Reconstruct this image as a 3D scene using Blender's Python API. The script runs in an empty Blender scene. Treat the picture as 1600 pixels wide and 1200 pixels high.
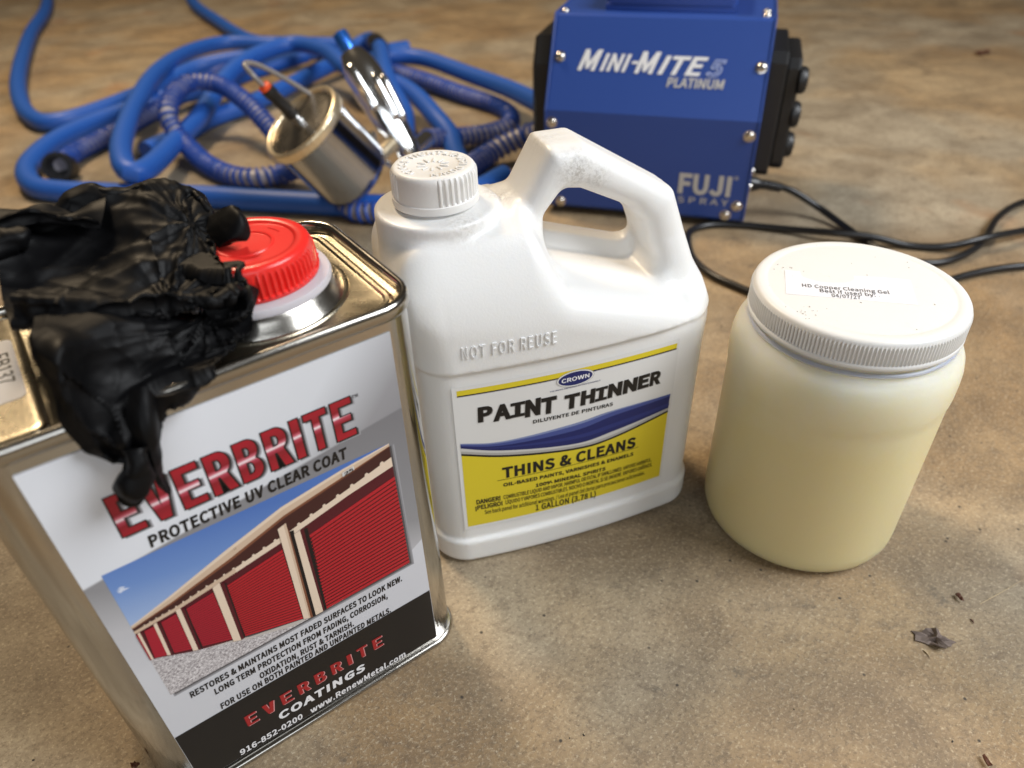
import bpy, bmesh, math, random
import numpy as np
from mathutils import Vector, Matrix
random.seed(7); rng = np.random.default_rng(7)
R = math.radians; PI = math.pi; TAU = 2*math.pi
sc = bpy.context.scene; COL = sc.collection

# ------------------------------------------------------------------ camera
cd = bpy.data.cameras.new('camera'); cam = bpy.data.objects.new('camera', cd); COL.objects.link(cam)
cd.sensor_width = 36; cd.lens = 1137.74*36/1600; cd.clip_start = .01; cd.clip_end = 60
P_, R_ = R(37.412), R(-1.9626)
fwd = Vector((0, math.cos(P_), -math.sin(P_))); rt = Vector((1, 0, 0)); up = Vector((0, math.sin(P_), math.cos(P_)))
r2 = math.cos(R_)*rt + math.sin(R_)*up; u2 = -math.sin(R_)*rt + math.cos(R_)*up
M = Matrix((r2, u2, -fwd)).transposed().to_4x4(); M.translation = (0, 0, .4042)
cam.matrix_world = M; sc.camera = cam
cd.dof.use_dof = True; cd.dof.focus_distance = .395; cd.dof.aperture_fstop = 6.2

# ------------------------------------------------------------------ world, lamps, exposure
w = bpy.data.worlds.new('World'); sc.world = w; w.use_nodes = True
bg = w.node_tree.nodes['Background']; bg.inputs[0].default_value = (.60, .50, .38, 1); bg.inputs[1].default_value = .075
def area(name, loc, target, sx, sy, color, power):
    l = bpy.data.lights.new(name, 'AREA'); l.shape = 'RECTANGLE'; l.size = sx; l.size_y = sy; l.color = color; l.energy = power
    o = bpy.data.objects.new(name, l); COL.objects.link(o); o.location = loc
    o.rotation_euler = (Vector(target)-Vector(loc)).to_track_quat('-Z', 'Y').to_euler(); return o
area('ceiling_lamp', (-.95, 1.7, 2.1), (0, .6, 0), .45, .45, (1, .78, .52), 42)
area('side_door_daylight', (1.45, .05, 1.52), (.1, .42, .08), 1.1, 1.0, (.94, .97, 1.0), 45)
area('front_door_daylight', (.25, -1.45, 1.05), (.03, .35, .08), 1.7, .9, (.90, .95, 1.0), 10.5)
sc.view_settings.view_transform = 'Standard'; sc.view_settings.look = 'None'; sc.view_settings.exposure = .10; sc.view_settings.gamma = 1
sc.cycles.max_bounces = 10

# ------------------------------------------------------------------ materials
def nt(m): return m.node_tree.nodes, m.node_tree.links
def mat(name, col, rough=.5, metal=0, **kw):
    m = bpy.data.materials.new(name); m.use_nodes = True
    b = m.node_tree.nodes['Principled BSDF']
    b.inputs['Base Color'].default_value = (*col, 1); b.inputs['Roughness'].default_value = rough; b.inputs['Metallic'].default_value = metal
    for k, v in kw.items(): b.inputs[k.replace('_', ' ')].default_value = v
    return m
def BS(m): return m.node_tree.nodes['Principled BSDF']
def add(m, typ, **kw):
    n = m.node_tree.nodes.new(typ)
    for k, v in kw.items(): setattr(n, k, v)
    return n
def link(m, a, b): m.node_tree.links.new(a, b)
def objco(m, scale=(1, 1, 1)):
    t = add(m, 'ShaderNodeTexCoord'); mp = add(m, 'ShaderNodeMapping'); mp.inputs['Scale'].default_value = scale
    link(m, t.outputs['Object'], mp.inputs['Vector']); return mp.outputs[0]
def noise(m, co, scale, detail=4, rough=.55, dist=0):
    n = add(m, 'ShaderNodeTexNoise'); n.inputs['Scale'].default_value = scale; n.inputs['Detail'].default_value = detail
    n.inputs['Roughness'].default_value = rough; n.inputs['Distortion'].default_value = dist; link(m, co, n.inputs['Vector']); return n.outputs['Fac']
def ramp(m, fac, stops, interp='LINEAR'):
    r = add(m, 'ShaderNodeValToRGB'); r.color_ramp.interpolation = interp; e = r.color_ramp.elements
    while len(e) < len(stops): e.new(.5)
    for i, (p, c) in enumerate(stops):
        e[i].position = p; e[i].color = (*(c if isinstance(c, tuple) else (c, c, c)), 1)
    link(m, fac, r.inputs[0]); return r.outputs[0]
def mix(m, fac, a, b, typ='MIX'):
    n = add(m, 'ShaderNodeMix', data_type='RGBA', blend_type=typ)
    if isinstance(fac, (int, float)): n.inputs[0].default_value = fac
    else: link(m, fac, n.inputs[0])
    for i, v in ((6, a), (7, b)):
        if isinstance(v, tuple): n.inputs[i].default_value = (*v, 1)
        else: link(m, v, n.inputs[i])
    return n.outputs[2]
def bump(m, h, strength, dist=.001, prev=None):
    b = add(m, 'ShaderNodeBump'); b.inputs['Strength'].default_value = strength; b.inputs['Distance'].default_value = dist
    link(m, h, b.inputs['Height'])
    if prev is not None: link(m, prev, b.inputs['Normal'])
    return b.outputs[0]
def ink(name, col, rough=.38): return mat(name, col, rough, 0, Specular_IOR_Level=.4)

M_floor = mat('worn_concrete', (.3, .22, .13), .55)
def build_floor_material(m):
    co = objco(m)
    def rotated(deg, sx, sy):
        r = add(m, 'ShaderNodeMapping'); r.inputs['Rotation'].default_value = (0, 0, R(deg)); r.inputs['Scale'].default_value = (sx, sy, 1); link(m, co, r.inputs[0]); return r.outputs[0]
    sr, sf = rotated(-24, 1, 1.25), rotated(-52, 1, 1.2)
    big = ramp(m, noise(m, co, 2.1, 5, .62, .5), [(.36, 0.0), (.64, 1.0)])
    mid = ramp(m, noise(m, sr, 10, 8, .70, .5), [(.33, 0.0), (.62, 1.0)])
    c = mix(m, big, (.330, .206, .094), (.49, .36, .205))
    grey = ramp(m, noise(m, co, 2.6, 3, .55, .3), [(.44, 0.0), (.58, .9)])
    c = mix(m, grey, c, (.41, .355, .262))
    c = mix(m, mid, mix(m, .68, c, (.125, .090, .058)), c)
    c = mix(m, ramp(m, noise(m, sf, 70, 8, .74, .3), [(.30, .70), (.50, 0.0)]), c, (.15, .108, .07))
    c = mix(m, ramp(m, noise(m, sf, 330, 6, .80), [(.34, .78), (.51, 0.0)]), c, (.14, .103, .066))
    c = mix(m, ramp(m, noise(m, sf, 380, 5, .8), [(.53, 0.0), (.70, .62)]), c, (.78, .66, .47))
    c = mix(m, ramp(m, noise(m, sr, 30, 7, .76, .2), [(.60, 0.0), (.72, .72)]), c, (.085, .072, .058))
    c = mix(m, ramp(m, noise(m, co, 5.4, 3, .5), [(.63, 0.0), (.80, .55)]), c, (.42, .17, .05))
    v = add(m, 'ShaderNodeTexVoronoi'); v.inputs['Scale'].default_value = 55; link(m, co, v.inputs['Vector'])
    c = mix(m, ramp(m, v.outputs['Distance'], [(.035, 1.0), (.075, 0.0)]), c, (.05, .038, .028))
    link(m, c, BS(m).inputs['Base Color'])
    link(m, ramp(m, mid, [(0, .42), (1, .62)]), BS(m).inputs['Roughness'])
    b1 = bump(m, noise(m, sf, 190, 8, .78), .55, .0016); b2 = bump(m, noise(m, co, 800, 4, .7), .4, .0005, b1)
    link(m, b2, BS(m).inputs['Normal'])
build_floor_material(M_floor)

def steel(name, col, rough, grain=900, bs=.05, aniso=False):
    m = mat(name, col, rough, 1.0); co = objco(m)
    n = noise(m, co, grain, 3, .6); link(m, bump(m, n, bs, .0004), BS(m).inputs['Normal'])
    link(m, ramp(m, noise(m, co, 22, 5, .65), [(.3, max(rough-.05, .02)), (.75, rough+.10)]), BS(m).inputs['Roughness']); return m
M_tin = steel('tinplate', (.52, .51, .49), .12, 500, .04)
M_lid = steel('gold_lacquered_tinplate', (.42, .375, .285), .25, 1500, .22)
M_rim = steel('tinplate_rim', (.44, .42, .385), .17)
M_chrome = mat('chrome', (.88, .88, .87), .16, 1.0)
M_alu = steel('brushed_aluminium', (.47, .50, .55), .11, 300, .05)
M_zinc = mat('zinc_screw', (.72, .69, .64), .22, 1.0)
M_brass = mat('pale_gold_rim', (.84, .70, .48), .30, .8)

def plastic(name, col, rough, sss=.0, bs=.0, scale=300, dirt=None):
    m = mat(name, col, rough, 0)
    b = BS(m)
    if sss: b.inputs['Subsurface Weight'].default_value = sss; b.inputs['Subsurface Radius'].default_value = (1, .85, .65); b.inputs['Subsurface Scale'].default_value = .004
    co = objco(m)
    if bs: link(m, bump(m, noise(m, co, scale, 2, .5), bs, .0006), b.inputs['Normal'])
    if dirt:
        f = ramp(m, noise(m, co, 60, 8, .8, .6), [(.60, 0.0), (.74, dirt)])
        link(m, mix(m, f, col, (.30, .25, .18)), b.inputs['Base Color'])
    return m
M_hdpe = plastic('white_hdpe', (.80, .795, .78), .36, .25, .14, 700)
def scuffs(m, spots, base, dark):
    """grime rubbed into a few places: speckle inside soft patches fixed to the object"""
    co = objco(m); fac = None
    for (x, y, z, r_, s_) in spots:
        d = add(m, 'ShaderNodeVectorMath', operation='DISTANCE'); d.inputs[1].default_value = (x, y, z); link(m, co, d.inputs[0])
        k = ramp(m, d.outputs['Value'], [(0, s_), (r_, 0.0)])
        if fac is None: fac = k
        else:
            mx = add(m, 'ShaderNodeMath', operation='MAXIMUM'); link(m, fac, mx.inputs[0]); link(m, k, mx.inputs[1]); fac = mx.outputs[0]
    sp = ramp(m, noise(m, co, 420, 6, .75, .4), [(.44, 0.0), (.60, 1.0)]); f = add(m, 'ShaderNodeMath', operation='MULTIPLY'); link(m, fac, f.inputs[0]); link(m, sp, f.inputs[1])
    wide = ramp(m, noise(m, co, 55, 8, .82, .5), [(.64, 0.0), (.76, .16)])
    link(m, mix(m, wide, mix(m, f.outputs[0], base, dark), (.36, .29, .20)), BS(m).inputs['Base Color'])
scuffs(M_hdpe, [(.0075, -.022, .256, .014, .55), (.020, -.022, .250, .011, .40), (-.030, 0, .240, .012, .5), (-.060, -.030, .241, .016, .35), (.0, 0, .264, .012, .3), (.030, 0, .195, .010, .4), (.055, .01, .20, .010, .4)], (.80, .795, .78), (.17, .14, .10))
M_capw = plastic('white_cap_plastic', (.77, .755, .73), .42, .15, .1, 900, .35)
M_lidw = plastic('white_lid_plastic', (.79, .785, .765), .40, .12, .06, 900, .22)
M_red = plastic('red_cap_plastic', (.78, .028, .022), .27, .10, .10, 1500)
M_collar = plastic('milky_collar_plastic', (.56, .53, .56), .4, .4)
M_navy = mat('blue_powder_coat', (.024, .066, .29), .36); link(M_navy, bump(M_navy, noise(M_navy, objco(M_navy), 1400, 2, .5), .12, .0004), BS(M_navy).inputs['Normal'])
M_black = plastic('black_plastic', (.013, .013, .014), .42, 0, .1, 700)
M_cord = mat('black_cord_rubber', (.010, .010, .011), .30)
M_hose = plastic('blue_hose_rubber', (.016, .10, .45), .48, 0, .12, 240)
M_hosecore = mat('clear_hose_core', (.36, .34, .38), .4)
M_rib = mat('blue_hose_spiral', (.016, .065, .34), .45)
M_clear = mat('clear_tube', (.26, .24, .23), .2, 0)
M_orange = mat('orange_ring', (.75, .08, .02), .4)
M_bluecap = mat('blue_anodised_knob', (.04, .20, .72), .25, .6)
M_glove = mat('black_nitrile', (.0025, .0025, .0030), .4, 0, Specular_IOR_Level=.17)
def build_glove_material(m):
    co = objco(m); n1 = noise(m, co, 140, 4, .6, .8); n2 = noise(m, co, 1300, 2, .6)
    link(m, bump(m, n2, .12, .0003, bump(m, n1, .10, .0006)), BS(m).inputs['Normal'])
    link(m, ramp(m, noise(m, co, 50, 3, .5), [(.3, .47), (.7, .62)]), BS(m).inputs['Roughness'])
build_glove_material(M_glove)
M_paper = ink('sticker_paper', (.78, .785, .83), .55)
M_gel = mat('frosted_jar_with_gel', (.8, .74, .5), .33)
def build_gel(m):
    b = BS(m); t = add(m, 'ShaderNodeTexCoord'); s = add(m, 'ShaderNodeSeparateXYZ'); link(m, t.outputs['Object'], s.inputs[0])
    co = objco(m); wob = add(m, 'ShaderNodeMath', operation='MULTIPLY_ADD'); wob.inputs[1].default_value = .045; link(m, noise(m, co, 24, 5, .7), wob.inputs[0]); link(m, s.outputs[2], wob.inputs[2])
    mr = add(m, 'ShaderNodeMapRange'); mr.inputs[1].default_value = 0; mr.inputs[2].default_value = .19; link(m, wob.outputs[0], mr.inputs[0])
    c = ramp(m, mr.outputs[0], [(0, (.75, .655, .37)), (.66, (.775, .685, .395)), (.83, (.79, .73, .50)), (.97, (.80, .775, .64))])
    link(m, c, b.inputs['Base Color'])
    b.inputs['Subsurface Weight'].default_value = .9; b.inputs['Subsurface Radius'].default_value = (1.0, .82, .42); b.inputs['Subsurface Scale'].default_value = .034
    link(m, bump(m, noise(m, co, 260, 3, .6), .12, .0006), b.inputs['Normal'])
build_gel(M_gel)
M_leaf = mat('dry_bark', (.17, .13, .11), .8); M_splint = mat('pale_splinter', (.55, .42, .25), .7); M_chip = mat('red_brown_chip', (.10, .035, .018), .7)
M_fleck = mat('grey_fleck', (.33, .31, .28), .9); M_grit = mat('dark_grit', (.03, .025, .02), .9)

# ------------------------------------------------------------------ builders
class MB:
    def __init__(s): s.v = []; s.f = []; s.m = []; s.mats = []
    def mi(s, m):
        if m not in s.mats: s.mats.append(m)
        return s.mats.index(m)
    def add(s, V, F, m):
        o = len(s.v); k = s.mi(m); s.v += [tuple(map(float, p)) for p in V]; s.f += [tuple(i+o for i in f) for f in F]; s.m += [k]*len(F)
    def build(s, name, parent=None, smooth=True, angle=35):
        me = bpy.data.meshes.new(name); me.from_pydata(s.v, [], s.f)
        for m in s.mats: me.materials.append(m)
        me.polygons.foreach_set('material_index', s.m)
        bm = bmesh.new(); bm.from_mesh(me); bmesh.ops.recalc_face_normals(bm, faces=bm.faces) if not getattr(s, 'flat', False) else None
        bm.to_mesh(me); bm.free()
        if smooth:
            me.polygons.foreach_set('use_smooth', [True]*len(me.polygons)); me.set_sharp_from_angle(angle=R(angle))
        me.update(); return link_obj(name, me, parent)
def link_obj(name, me, parent=None):
    o = bpy.data.objects.new(name, me); COL.objects.link(o)
    if parent is not None: o.parent = parent
    return o
def thing(name, label, cat, loc=(0, 0, 0), rz=0, group=None):
    o = bpy.data.objects.new(name, None); COL.objects.link(o); o.empty_display_size = .02; o.location = loc; o.rotation_euler = (0, 0, rz)
    tag(o, label, cat, group); return o
def tag(o, label, cat, group=None):
    o['label'] = label; o['category'] = cat
    if group: o['group'] = group
def rings_mesh(mb, rings, m, close_a=True, close_b=True, loop=True):
    n = len(rings[0]); V = [p for r in rings for p in r]; F = []
    for i in range(len(rings)-1):
        for j in range(n if loop else n-1):
            k = (j+1) % n; F.append((i*n+j, i*n+k, (i+1)*n+k, (i+1)*n+j))
    if close_a: F.append(tuple(range(n))[::-1])
    if close_b: F.append(tuple(range((len(rings)-1)*n, len(rings)*n)))
    mb.add(V, F, m)
def lathe(mb, prof, m, seg=64, c=(0, 0), rmod=None, close_a=True, close_b=True):
    a = np.linspace(0, TAU, seg, endpoint=False); rings = []
    for (r, z) in prof:
        rr = np.full(seg, r)
        if rmod is not None: rr = rr+rmod(a, z)
        rings.append(np.c_[c[0]+rr*np.cos(a), c[1]+rr*np.sin(a), np.full(seg, z)])
    rings_mesh(mb, rings, m, close_a, close_b)
def rrect(x0, x1, y0, y1, r, n=8):
    P = []
    for cx, cy, a0 in ((x1-r, y1-r, 0), (x0+r, y1-r, 90), (x0+r, y0+r, 180), (x1-r, y0+r, 270)):
        for i in range(n+1):
            a = R(a0+90*i/n); P.append((cx+r*math.cos(a), cy+r*math.sin(a)))
    return P
def loft_rrect(mb, rect, r, prof, m, n=8, close_a=True, close_b=True):
    x0, x1, y0, y1 = rect
    rings = [[(x, y, z) for x, y in rrect(x0-o, x1+o, y0-o, y1+o, max(r+o, .0005), n)] for o, z in prof]
    rings_mesh(mb, rings, m, close_a, close_b)
def box(mb, c, s, m, bev=.0, rot=None):
    x, y, z = (d/2 for d in s); b = min(bev, x*.9, y*.9, z*.9)
    if b <= 0: b = 1e-5
    prof = [(-b, -z), (0, -z+b), (0, z-b), (-b, z)]
    rings = [[(px, py, pz) for px, py in rrect(-x-o, x+o, -y-o, y+o, max(b+o, b*.3), 2)] for o, pz in prof]
    if rot is not None: rings = [[tuple(rot @ Vector(p)) for p in r] for r in rings]
    rings = [[(p[0]+c[0], p[1]+c[1], p[2]+c[2]) for p in r] for r in rings]
    rings_mesh(mb, rings, m)
def catmull(P, n):
    P = np.array(P, float); Q = np.vstack([2*P[0]-P[1], P, 2*P[-1]-P[-2]]); out = []
    for i in range(1, len(Q)-2):
        t = np.linspace(0, 1, n, endpoint=False)[:, None]; a, b, c, d = Q[i-1], Q[i], Q[i+1], Q[i+2]
        out.append(.5*((2*b)+(-a+c)*t+(2*a-5*b+4*c-d)*t**2+(-a+3*b-3*c+d)*t**3))
    return np.vstack(out+[P[-1:]])
def resample(C, step):
    d = np.r_[0, np.cumsum(np.linalg.norm(np.diff(C, axis=0), axis=1))]; n = max(int(d[-1]/step), 2); s = np.linspace(0, d[-1], n+1)
    return np.stack([np.interp(s, d, C[:, i]) for i in range(3)], 1)
def frames(C):
    T = np.gradient(C, axis=0); T /= np.linalg.norm(T, axis=1)[:, None]+1e-12
    u = np.cross(T[0], (0, 0, 1.)); u = u if np.linalg.norm(u) > .1 else np.array((1., 0, 0)); U = []
    for t in T:
        u = u-t*(u@t); u /= np.linalg.norm(u); U.append(u.copy())
    U = np.array(U); return T, U, np.cross(T, U)
def tube(mb, C, r, m, seg=14, cap=True):
    T, U, V = frames(C); a = np.linspace(0, TAU, seg, endpoint=False); rr = np.broadcast_to(np.asarray(r, float), (len(C),))
    rings = [C[i]+rr[i]*(np.cos(a)[:, None]*U[i]+np.sin(a)[:, None]*V[i]) for i in range(len(C))]
    rings_mesh(mb, rings, m, cap, cap)
def helix(mb, C, r, wire, pitch, m, seg=6, per=14):
    C = resample(C, pitch/per); T, U, V = frames(C); s = np.arange(len(C))/per*TAU
    H = C+r*(np.cos(s)[:, None]*U+np.sin(s)[:, None]*V); tube(mb, H, wire, m, seg)
def frame_mat(origin, z):
    z = Vector(z).normalized(); x = z.orthogonal().normalized(); y = z.cross(x); Mx = Matrix((x, y, z)).transposed().to_4x4(); Mx.translation = origin; return Mx
def xf(mb0, Mx):
    mb0.v = [tuple(Mx @ Vector(p)) for p in mb0.v]; return mb0

# flat print: glyph and polygon helpers; a print is a thin layer mapped onto its surface by fn(u, z, lift)
# outlines of a plain grotesque alphabet: advance, loops of x,y (cap height 257)
GLY = {
' ':(78,[]),
'!':(113,[[46,77,68,77,72,262,40,262],[56,-5,68,-1,76,7,79,20,76,32,68,41,56,44,45,41,36,32,33,20,36,7,45,-1]]),
'%':(322,[[72,99,103,109,123,137,130,181,123,225,103,252,72,261,41,252,21,225,14,181,21,137,41,109],[72,119,54,126,42,147,38,181,42,215,54,235,72,242,90,235,101,215,106,181,101,147,90,126],[79,-5,101,-5,243,261,221,261],[251,-5,281,5,302,33,309,77,302,120,281,148,251,157,220,148,200,120,193,77,200,33,220,5],[251,15,233,22,221,42,216,77,221,111,233,131,251,138,268,131,281,111,285,77,281,42,268,22]]),
'&':(238,[[91,-5,119,-1,143,9,165,25,205,2,224,-5,232,22,201,36,184,47,203,75,218,105,229,138,199,138,190,110,178,85,163,63,117,109,98,135,126,156,147,181,156,211,150,237,133,255,105,261,74,253,54,232,47,201,49,182,63,141,38,121,20,97,13,67,23,30,50,5],[144,42,128,31,112,24,95,21,69,27,51,43,44,68,48,87,60,103,76,118,96,91],[86,156,75,187,74,201,78,220,89,234,106,239,120,235,127,224,130,210,124,189,108,172]]),
'(':(118,[[84,-69,103,-60,78,-7,64,50,59,109,64,168,78,225,103,277,84,286,56,232,38,174,32,109,38,44,56,-15]]),
')':(118,[[35,-69,62,-15,80,44,86,109,80,174,62,232,35,286,15,277,40,225,55,168,60,109,55,50,40,-7,15,-60]]),
',':(97,[[26,-67,54,-49,71,-24,77,7,74,27,65,40,50,44,38,41,30,34,26,22,30,10,38,2,54,0,49,-20,37,-36,19,-48]]),
'-':(121,[[16,86,106,86,106,110,16,110]]),
'.':(97,[[49,-5,60,-1,69,7,72,20,69,32,60,41,49,44,37,41,29,32,26,20,29,7,37,-1]]),
'/':(137,[[4,-63,27,-63,132,278,109,278]]),
'0':(194,[[97,-5,140,10,167,55,177,129,167,203,140,247,97,261,55,247,27,203,18,129,27,55,55,10],[97,21,72,33,55,68,48,129,55,190,72,225,97,236,123,225,140,190,146,129,140,68,123,33]]),
'1':(194,[[31,0,172,0,172,27,120,27,120,257,96,257,63,243,42,238,42,218,88,218,88,27,31,27]]),
'2':(194,[[15,0,177,0,177,28,64,25,117,81,152,134,165,186,155,226,129,252,90,261,60,257,36,244,14,224,33,206,48,221,66,231,86,235,112,229,128,211,133,185,120,138,82,83,15,19]]),
'3':(194,[[92,-5,134,4,163,29,175,69,167,100,148,121,120,134,144,149,160,169,166,197,156,232,130,254,91,261,64,257,40,246,20,231,37,210,53,223,70,232,90,235,113,230,128,216,133,195,127,170,104,152,62,146,62,121,109,115,135,97,142,70,135,44,117,28,90,22,64,26,43,37,27,51,10,31,30,13,57,0]]),
'4':(194,[[119,0,149,0,149,71,183,71,183,96,149,96,149,257,114,257,7,92,7,71,119,71],[119,96,40,96,99,184,121,222]]),
'5':(194,[[92,-5,133,6,164,36,176,83,165,130,137,157,98,165,84,164,60,155,67,229,163,229,163,257,39,257,30,137,47,126,75,139,90,141,118,134,137,114,143,83,136,50,116,29,89,22,62,26,42,37,26,50,9,29,30,13,56,0]]),
'6':(194,[[105,-5,142,6,169,35,179,79,170,124,146,150,108,159,87,156,67,145,50,129,60,191,83,225,116,235,131,233,145,226,157,215,175,235,159,249,139,258,114,261,68,248,33,203,20,123,31,52,61,10],[50,103,68,122,86,132,103,136,128,129,144,109,149,79,143,48,128,28,105,21,78,30,59,58]]),
'7':(194,[[69,0,103,0,111,89,133,164,178,237,178,257,17,257,17,229,142,229,102,160,79,87]]),
'8':(194,[[98,-5,140,4,168,28,178,62,172,92,156,114,135,129,151,146,164,168,169,193,161,228,136,252,99,261,63,252,38,230,28,195,33,171,46,151,63,135,40,118,23,95,16,64,27,28,56,4],[116,139,87,152,66,170,57,195,63,217,77,232,98,237,122,231,137,214,142,191,139,173,130,155],[98,19,71,25,52,42,44,67,49,90,61,109,80,125,114,110,138,91,148,63,142,40,124,25]]),
'9':(194,[[82,-5,128,10,162,56,175,139,164,207,133,248,89,261,52,251,26,222,15,178,24,133,49,106,86,97,107,101,128,112,145,129,135,66,112,32,81,22,65,24,50,31,38,42,20,22,37,8,57,-1],[145,155,127,136,109,125,91,121,66,128,51,148,46,178,51,209,67,229,89,236,117,227,136,200]]),
':':(97,[[49,137,60,140,69,148,72,161,69,174,60,182,49,186,37,182,29,174,26,161,29,148,37,140],[49,-5,60,-1,69,7,72,20,69,32,60,41,49,44,37,41,29,32,26,20,29,7,37,-1]]),
'A':(213,[[1,0,34,0,59,78,153,78,177,0,211,0,124,257,88,257],[67,104,106,230,145,104]]),
'B':(230,[[35,0,117,0,168,8,202,33,214,75,208,105,189,126,162,137,183,150,195,170,200,194,188,230,157,250,111,257,35,257],[68,148,68,231,107,231,141,227,161,214,168,190,161,167,141,153,106,148],[68,26,68,123,112,123,151,118,174,102,182,76,174,48,150,31,112,26]]),
'C':(223,[[132,-5,163,0,189,12,211,32,193,53,176,37,156,27,133,24,91,37,63,73,54,129,64,185,92,220,134,233,155,230,172,221,187,209,204,230,187,245,163,257,134,261,76,245,35,200,20,128,35,57,75,11]]),
'D':(241,[[35,0,101,0,166,15,206,60,220,129,206,199,166,242,99,257,35,257],[68,27,68,230,97,230,147,219,177,184,187,129,177,74,147,39,97,27]]),
'E':(206,[[35,0,187,0,187,28,68,28,68,121,165,121,165,149,68,149,68,229,183,229,183,257,35,257]]),
'F':(193,[[35,0,68,0,68,115,166,115,166,143,68,143,68,229,183,229,183,257,35,257]]),
'G':(241,[[136,-5,168,-1,195,10,215,25,215,133,131,133,131,106,186,106,186,39,173,31,157,26,139,24,93,37,64,73,54,129,64,185,94,220,139,233,162,230,180,221,194,209,212,230,194,245,170,256,138,261,77,245,36,200,20,128,35,57,76,11]]),
'H':(255,[[35,0,68,0,68,121,187,121,187,0,220,0,220,257,187,257,187,149,68,149,68,257,35,257]]),
'I':(103,[[35,0,68,0,68,257,35,257]]),
'J':(187,[[83,-5,124,6,147,35,154,75,154,257,121,257,121,78,117,47,103,29,80,24,63,27,48,36,35,53,12,36,30,14,54,0]]),
'K':(226,[[35,0,68,0,68,81,112,134,189,0,225,0,132,159,213,257,176,257,68,128,68,257,35,257]]),
'L':(190,[[35,0,180,0,180,28,68,28,68,257,35,257]]),
'M':(284,[[35,0,64,0,64,142,60,218,131,26,153,26,223,218,219,142,219,0,249,0,249,257,210,257,143,66,74,257,35,257]]),
'N':(253,[[35,0,66,0,66,135,62,215,185,0,218,0,218,257,187,257,187,123,192,42,68,257,35,257]]),
'O':(260,[[130,-5,187,12,225,58,239,129,225,200,187,245,130,261,73,245,34,200,20,129,34,58,73,12],[130,24,90,37,63,73,54,129,63,185,90,220,130,233,170,220,197,185,206,129,197,73,170,37]]),
'P':(222,[[35,0,68,0,68,102,110,102,160,111,192,137,204,181,192,226,159,250,109,257,35,257],[68,129,68,230,104,230,142,226,165,211,172,181,165,151,143,134,106,129]]),
'Q':(260,[[130,22,90,36,63,72,54,129,63,185,90,220,130,233,170,220,197,185,206,129,197,72,170,36],[208,-64,245,-58,239,-34,212,-37,186,-34,164,-22,149,-3,196,19,228,64,239,129,225,200,187,245,130,261,73,245,34,200,20,129,32,63,65,18,114,-4,134,-35,166,-56]]),
'R':(222,[[68,135,68,230,111,230,145,226,166,212,173,185,166,157,145,140,111,135],[176,0,213,0,147,112,178,126,198,150,205,185,194,227,162,250,116,257,35,257,35,0,68,0,68,109,114,109]]),
'S':(209,[[106,-5,153,5,183,31,194,68,187,100,168,122,141,137,84,162,68,175,62,196,68,215,84,228,110,233,132,230,151,222,168,209,185,230,164,246,139,257,110,261,68,252,39,228,29,193,37,162,57,141,140,101,155,87,161,65,154,44,136,29,107,24,81,28,57,39,36,56,17,33,42,13,72,0]]),
'T':(210,[[89,0,121,0,121,229,199,229,199,257,11,257,11,229,89,229]]),
'U':(252,[[126,-5,173,6,206,41,218,106,218,257,187,257,187,105,179,57,157,31,126,24,96,31,75,57,67,105,67,257,34,257,34,106,47,41,79,6]]),
'V':(201,[[82,0,120,0,201,257,168,257,102,33,34,257,0,257]]),
'W':(307,[[63,0,102,0,153,213,206,0,245,0,298,257,267,257,225,34,223,34,205,117,169,257,140,257,104,117,86,34,42,257,9,257]]),
'X':(201,[[6,0,40,0,98,111,159,0,195,0,120,131,190,257,156,257,103,153,47,257,11,257,81,133]]),
'Y':(186,[[77,0,109,0,109,99,186,257,153,257,94,128,34,257,0,257,77,99]]),
'a':(197,[[76,-5,99,-1,120,9,139,23,143,0,169,0,169,117,162,158,141,185,103,195,74,191,49,182,29,170,41,148,77,165,98,168,122,161,134,144,137,120,71,107,33,84,21,49,28,20,47,2],[85,21,68,24,56,34,51,51,59,73,87,89,137,99,137,46,120,32,103,24]]),
'b':(216,[[116,-5,157,8,187,42,199,98,190,149,164,183,123,195,102,191,82,182,63,168,64,279,32,279,32,0,58,0,62,20,79,7,98,-2],[111,22,97,24,81,30,64,42,64,142,82,156,99,165,115,168,144,159,160,135,165,98,158,57,139,31]]),
'c':(179,[[107,-5,129,-2,150,7,169,19,155,41,142,31,127,25,110,22,79,31,59,57,51,95,59,133,80,159,111,168,125,166,149,152,165,173,150,184,132,192,110,195,64,183,31,149,18,95,30,41,62,7]]),
'd':(217,[[97,-5,119,-1,138,9,155,22,159,0,185,0,185,279,153,279,154,173,138,185,121,192,101,195,60,183,30,148,19,95,28,41,55,7],[104,22,76,31,58,56,51,95,59,133,79,159,106,168,122,166,137,160,153,148,153,48,137,34,121,25]]),
'e':(194,[[109,-5,133,-2,154,5,172,15,160,36,130,23,113,21,81,29,59,52,50,88,178,88,179,106,170,153,145,184,103,195,62,183,31,148,18,95,31,41,63,7],[49,110,59,142,79,163,104,169,129,163,146,143,151,110]]),
'f':(114,[[12,164,37,164,37,0,69,0,69,164,110,164,110,190,69,190,69,220,72,241,81,253,96,258,118,252,125,277,93,283,62,276,43,254,37,221,37,190,12,188]]),
'g':(197,[[96,-88,147,-78,181,-54,193,-22,185,4,163,19,126,23,89,23,69,26,59,33,56,44,57,53,68,67,96,60,131,68,156,91,166,126,164,142,158,155,150,166,189,166,189,190,123,190,96,195,61,187,35,163,25,127,29,106,38,89,50,75,40,66,32,54,29,39,31,26,46,6,31,-6,21,-21,18,-37,28,-64,55,-82],[96,82,76,87,61,103,56,127,61,151,76,166,96,172,117,166,131,151,137,127,131,103,116,87],[101,-65,71,-61,52,-50,46,-32,48,-21,54,-10,65,0,144,-5,157,-13,161,-27,154,-46,133,-60]]),
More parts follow.
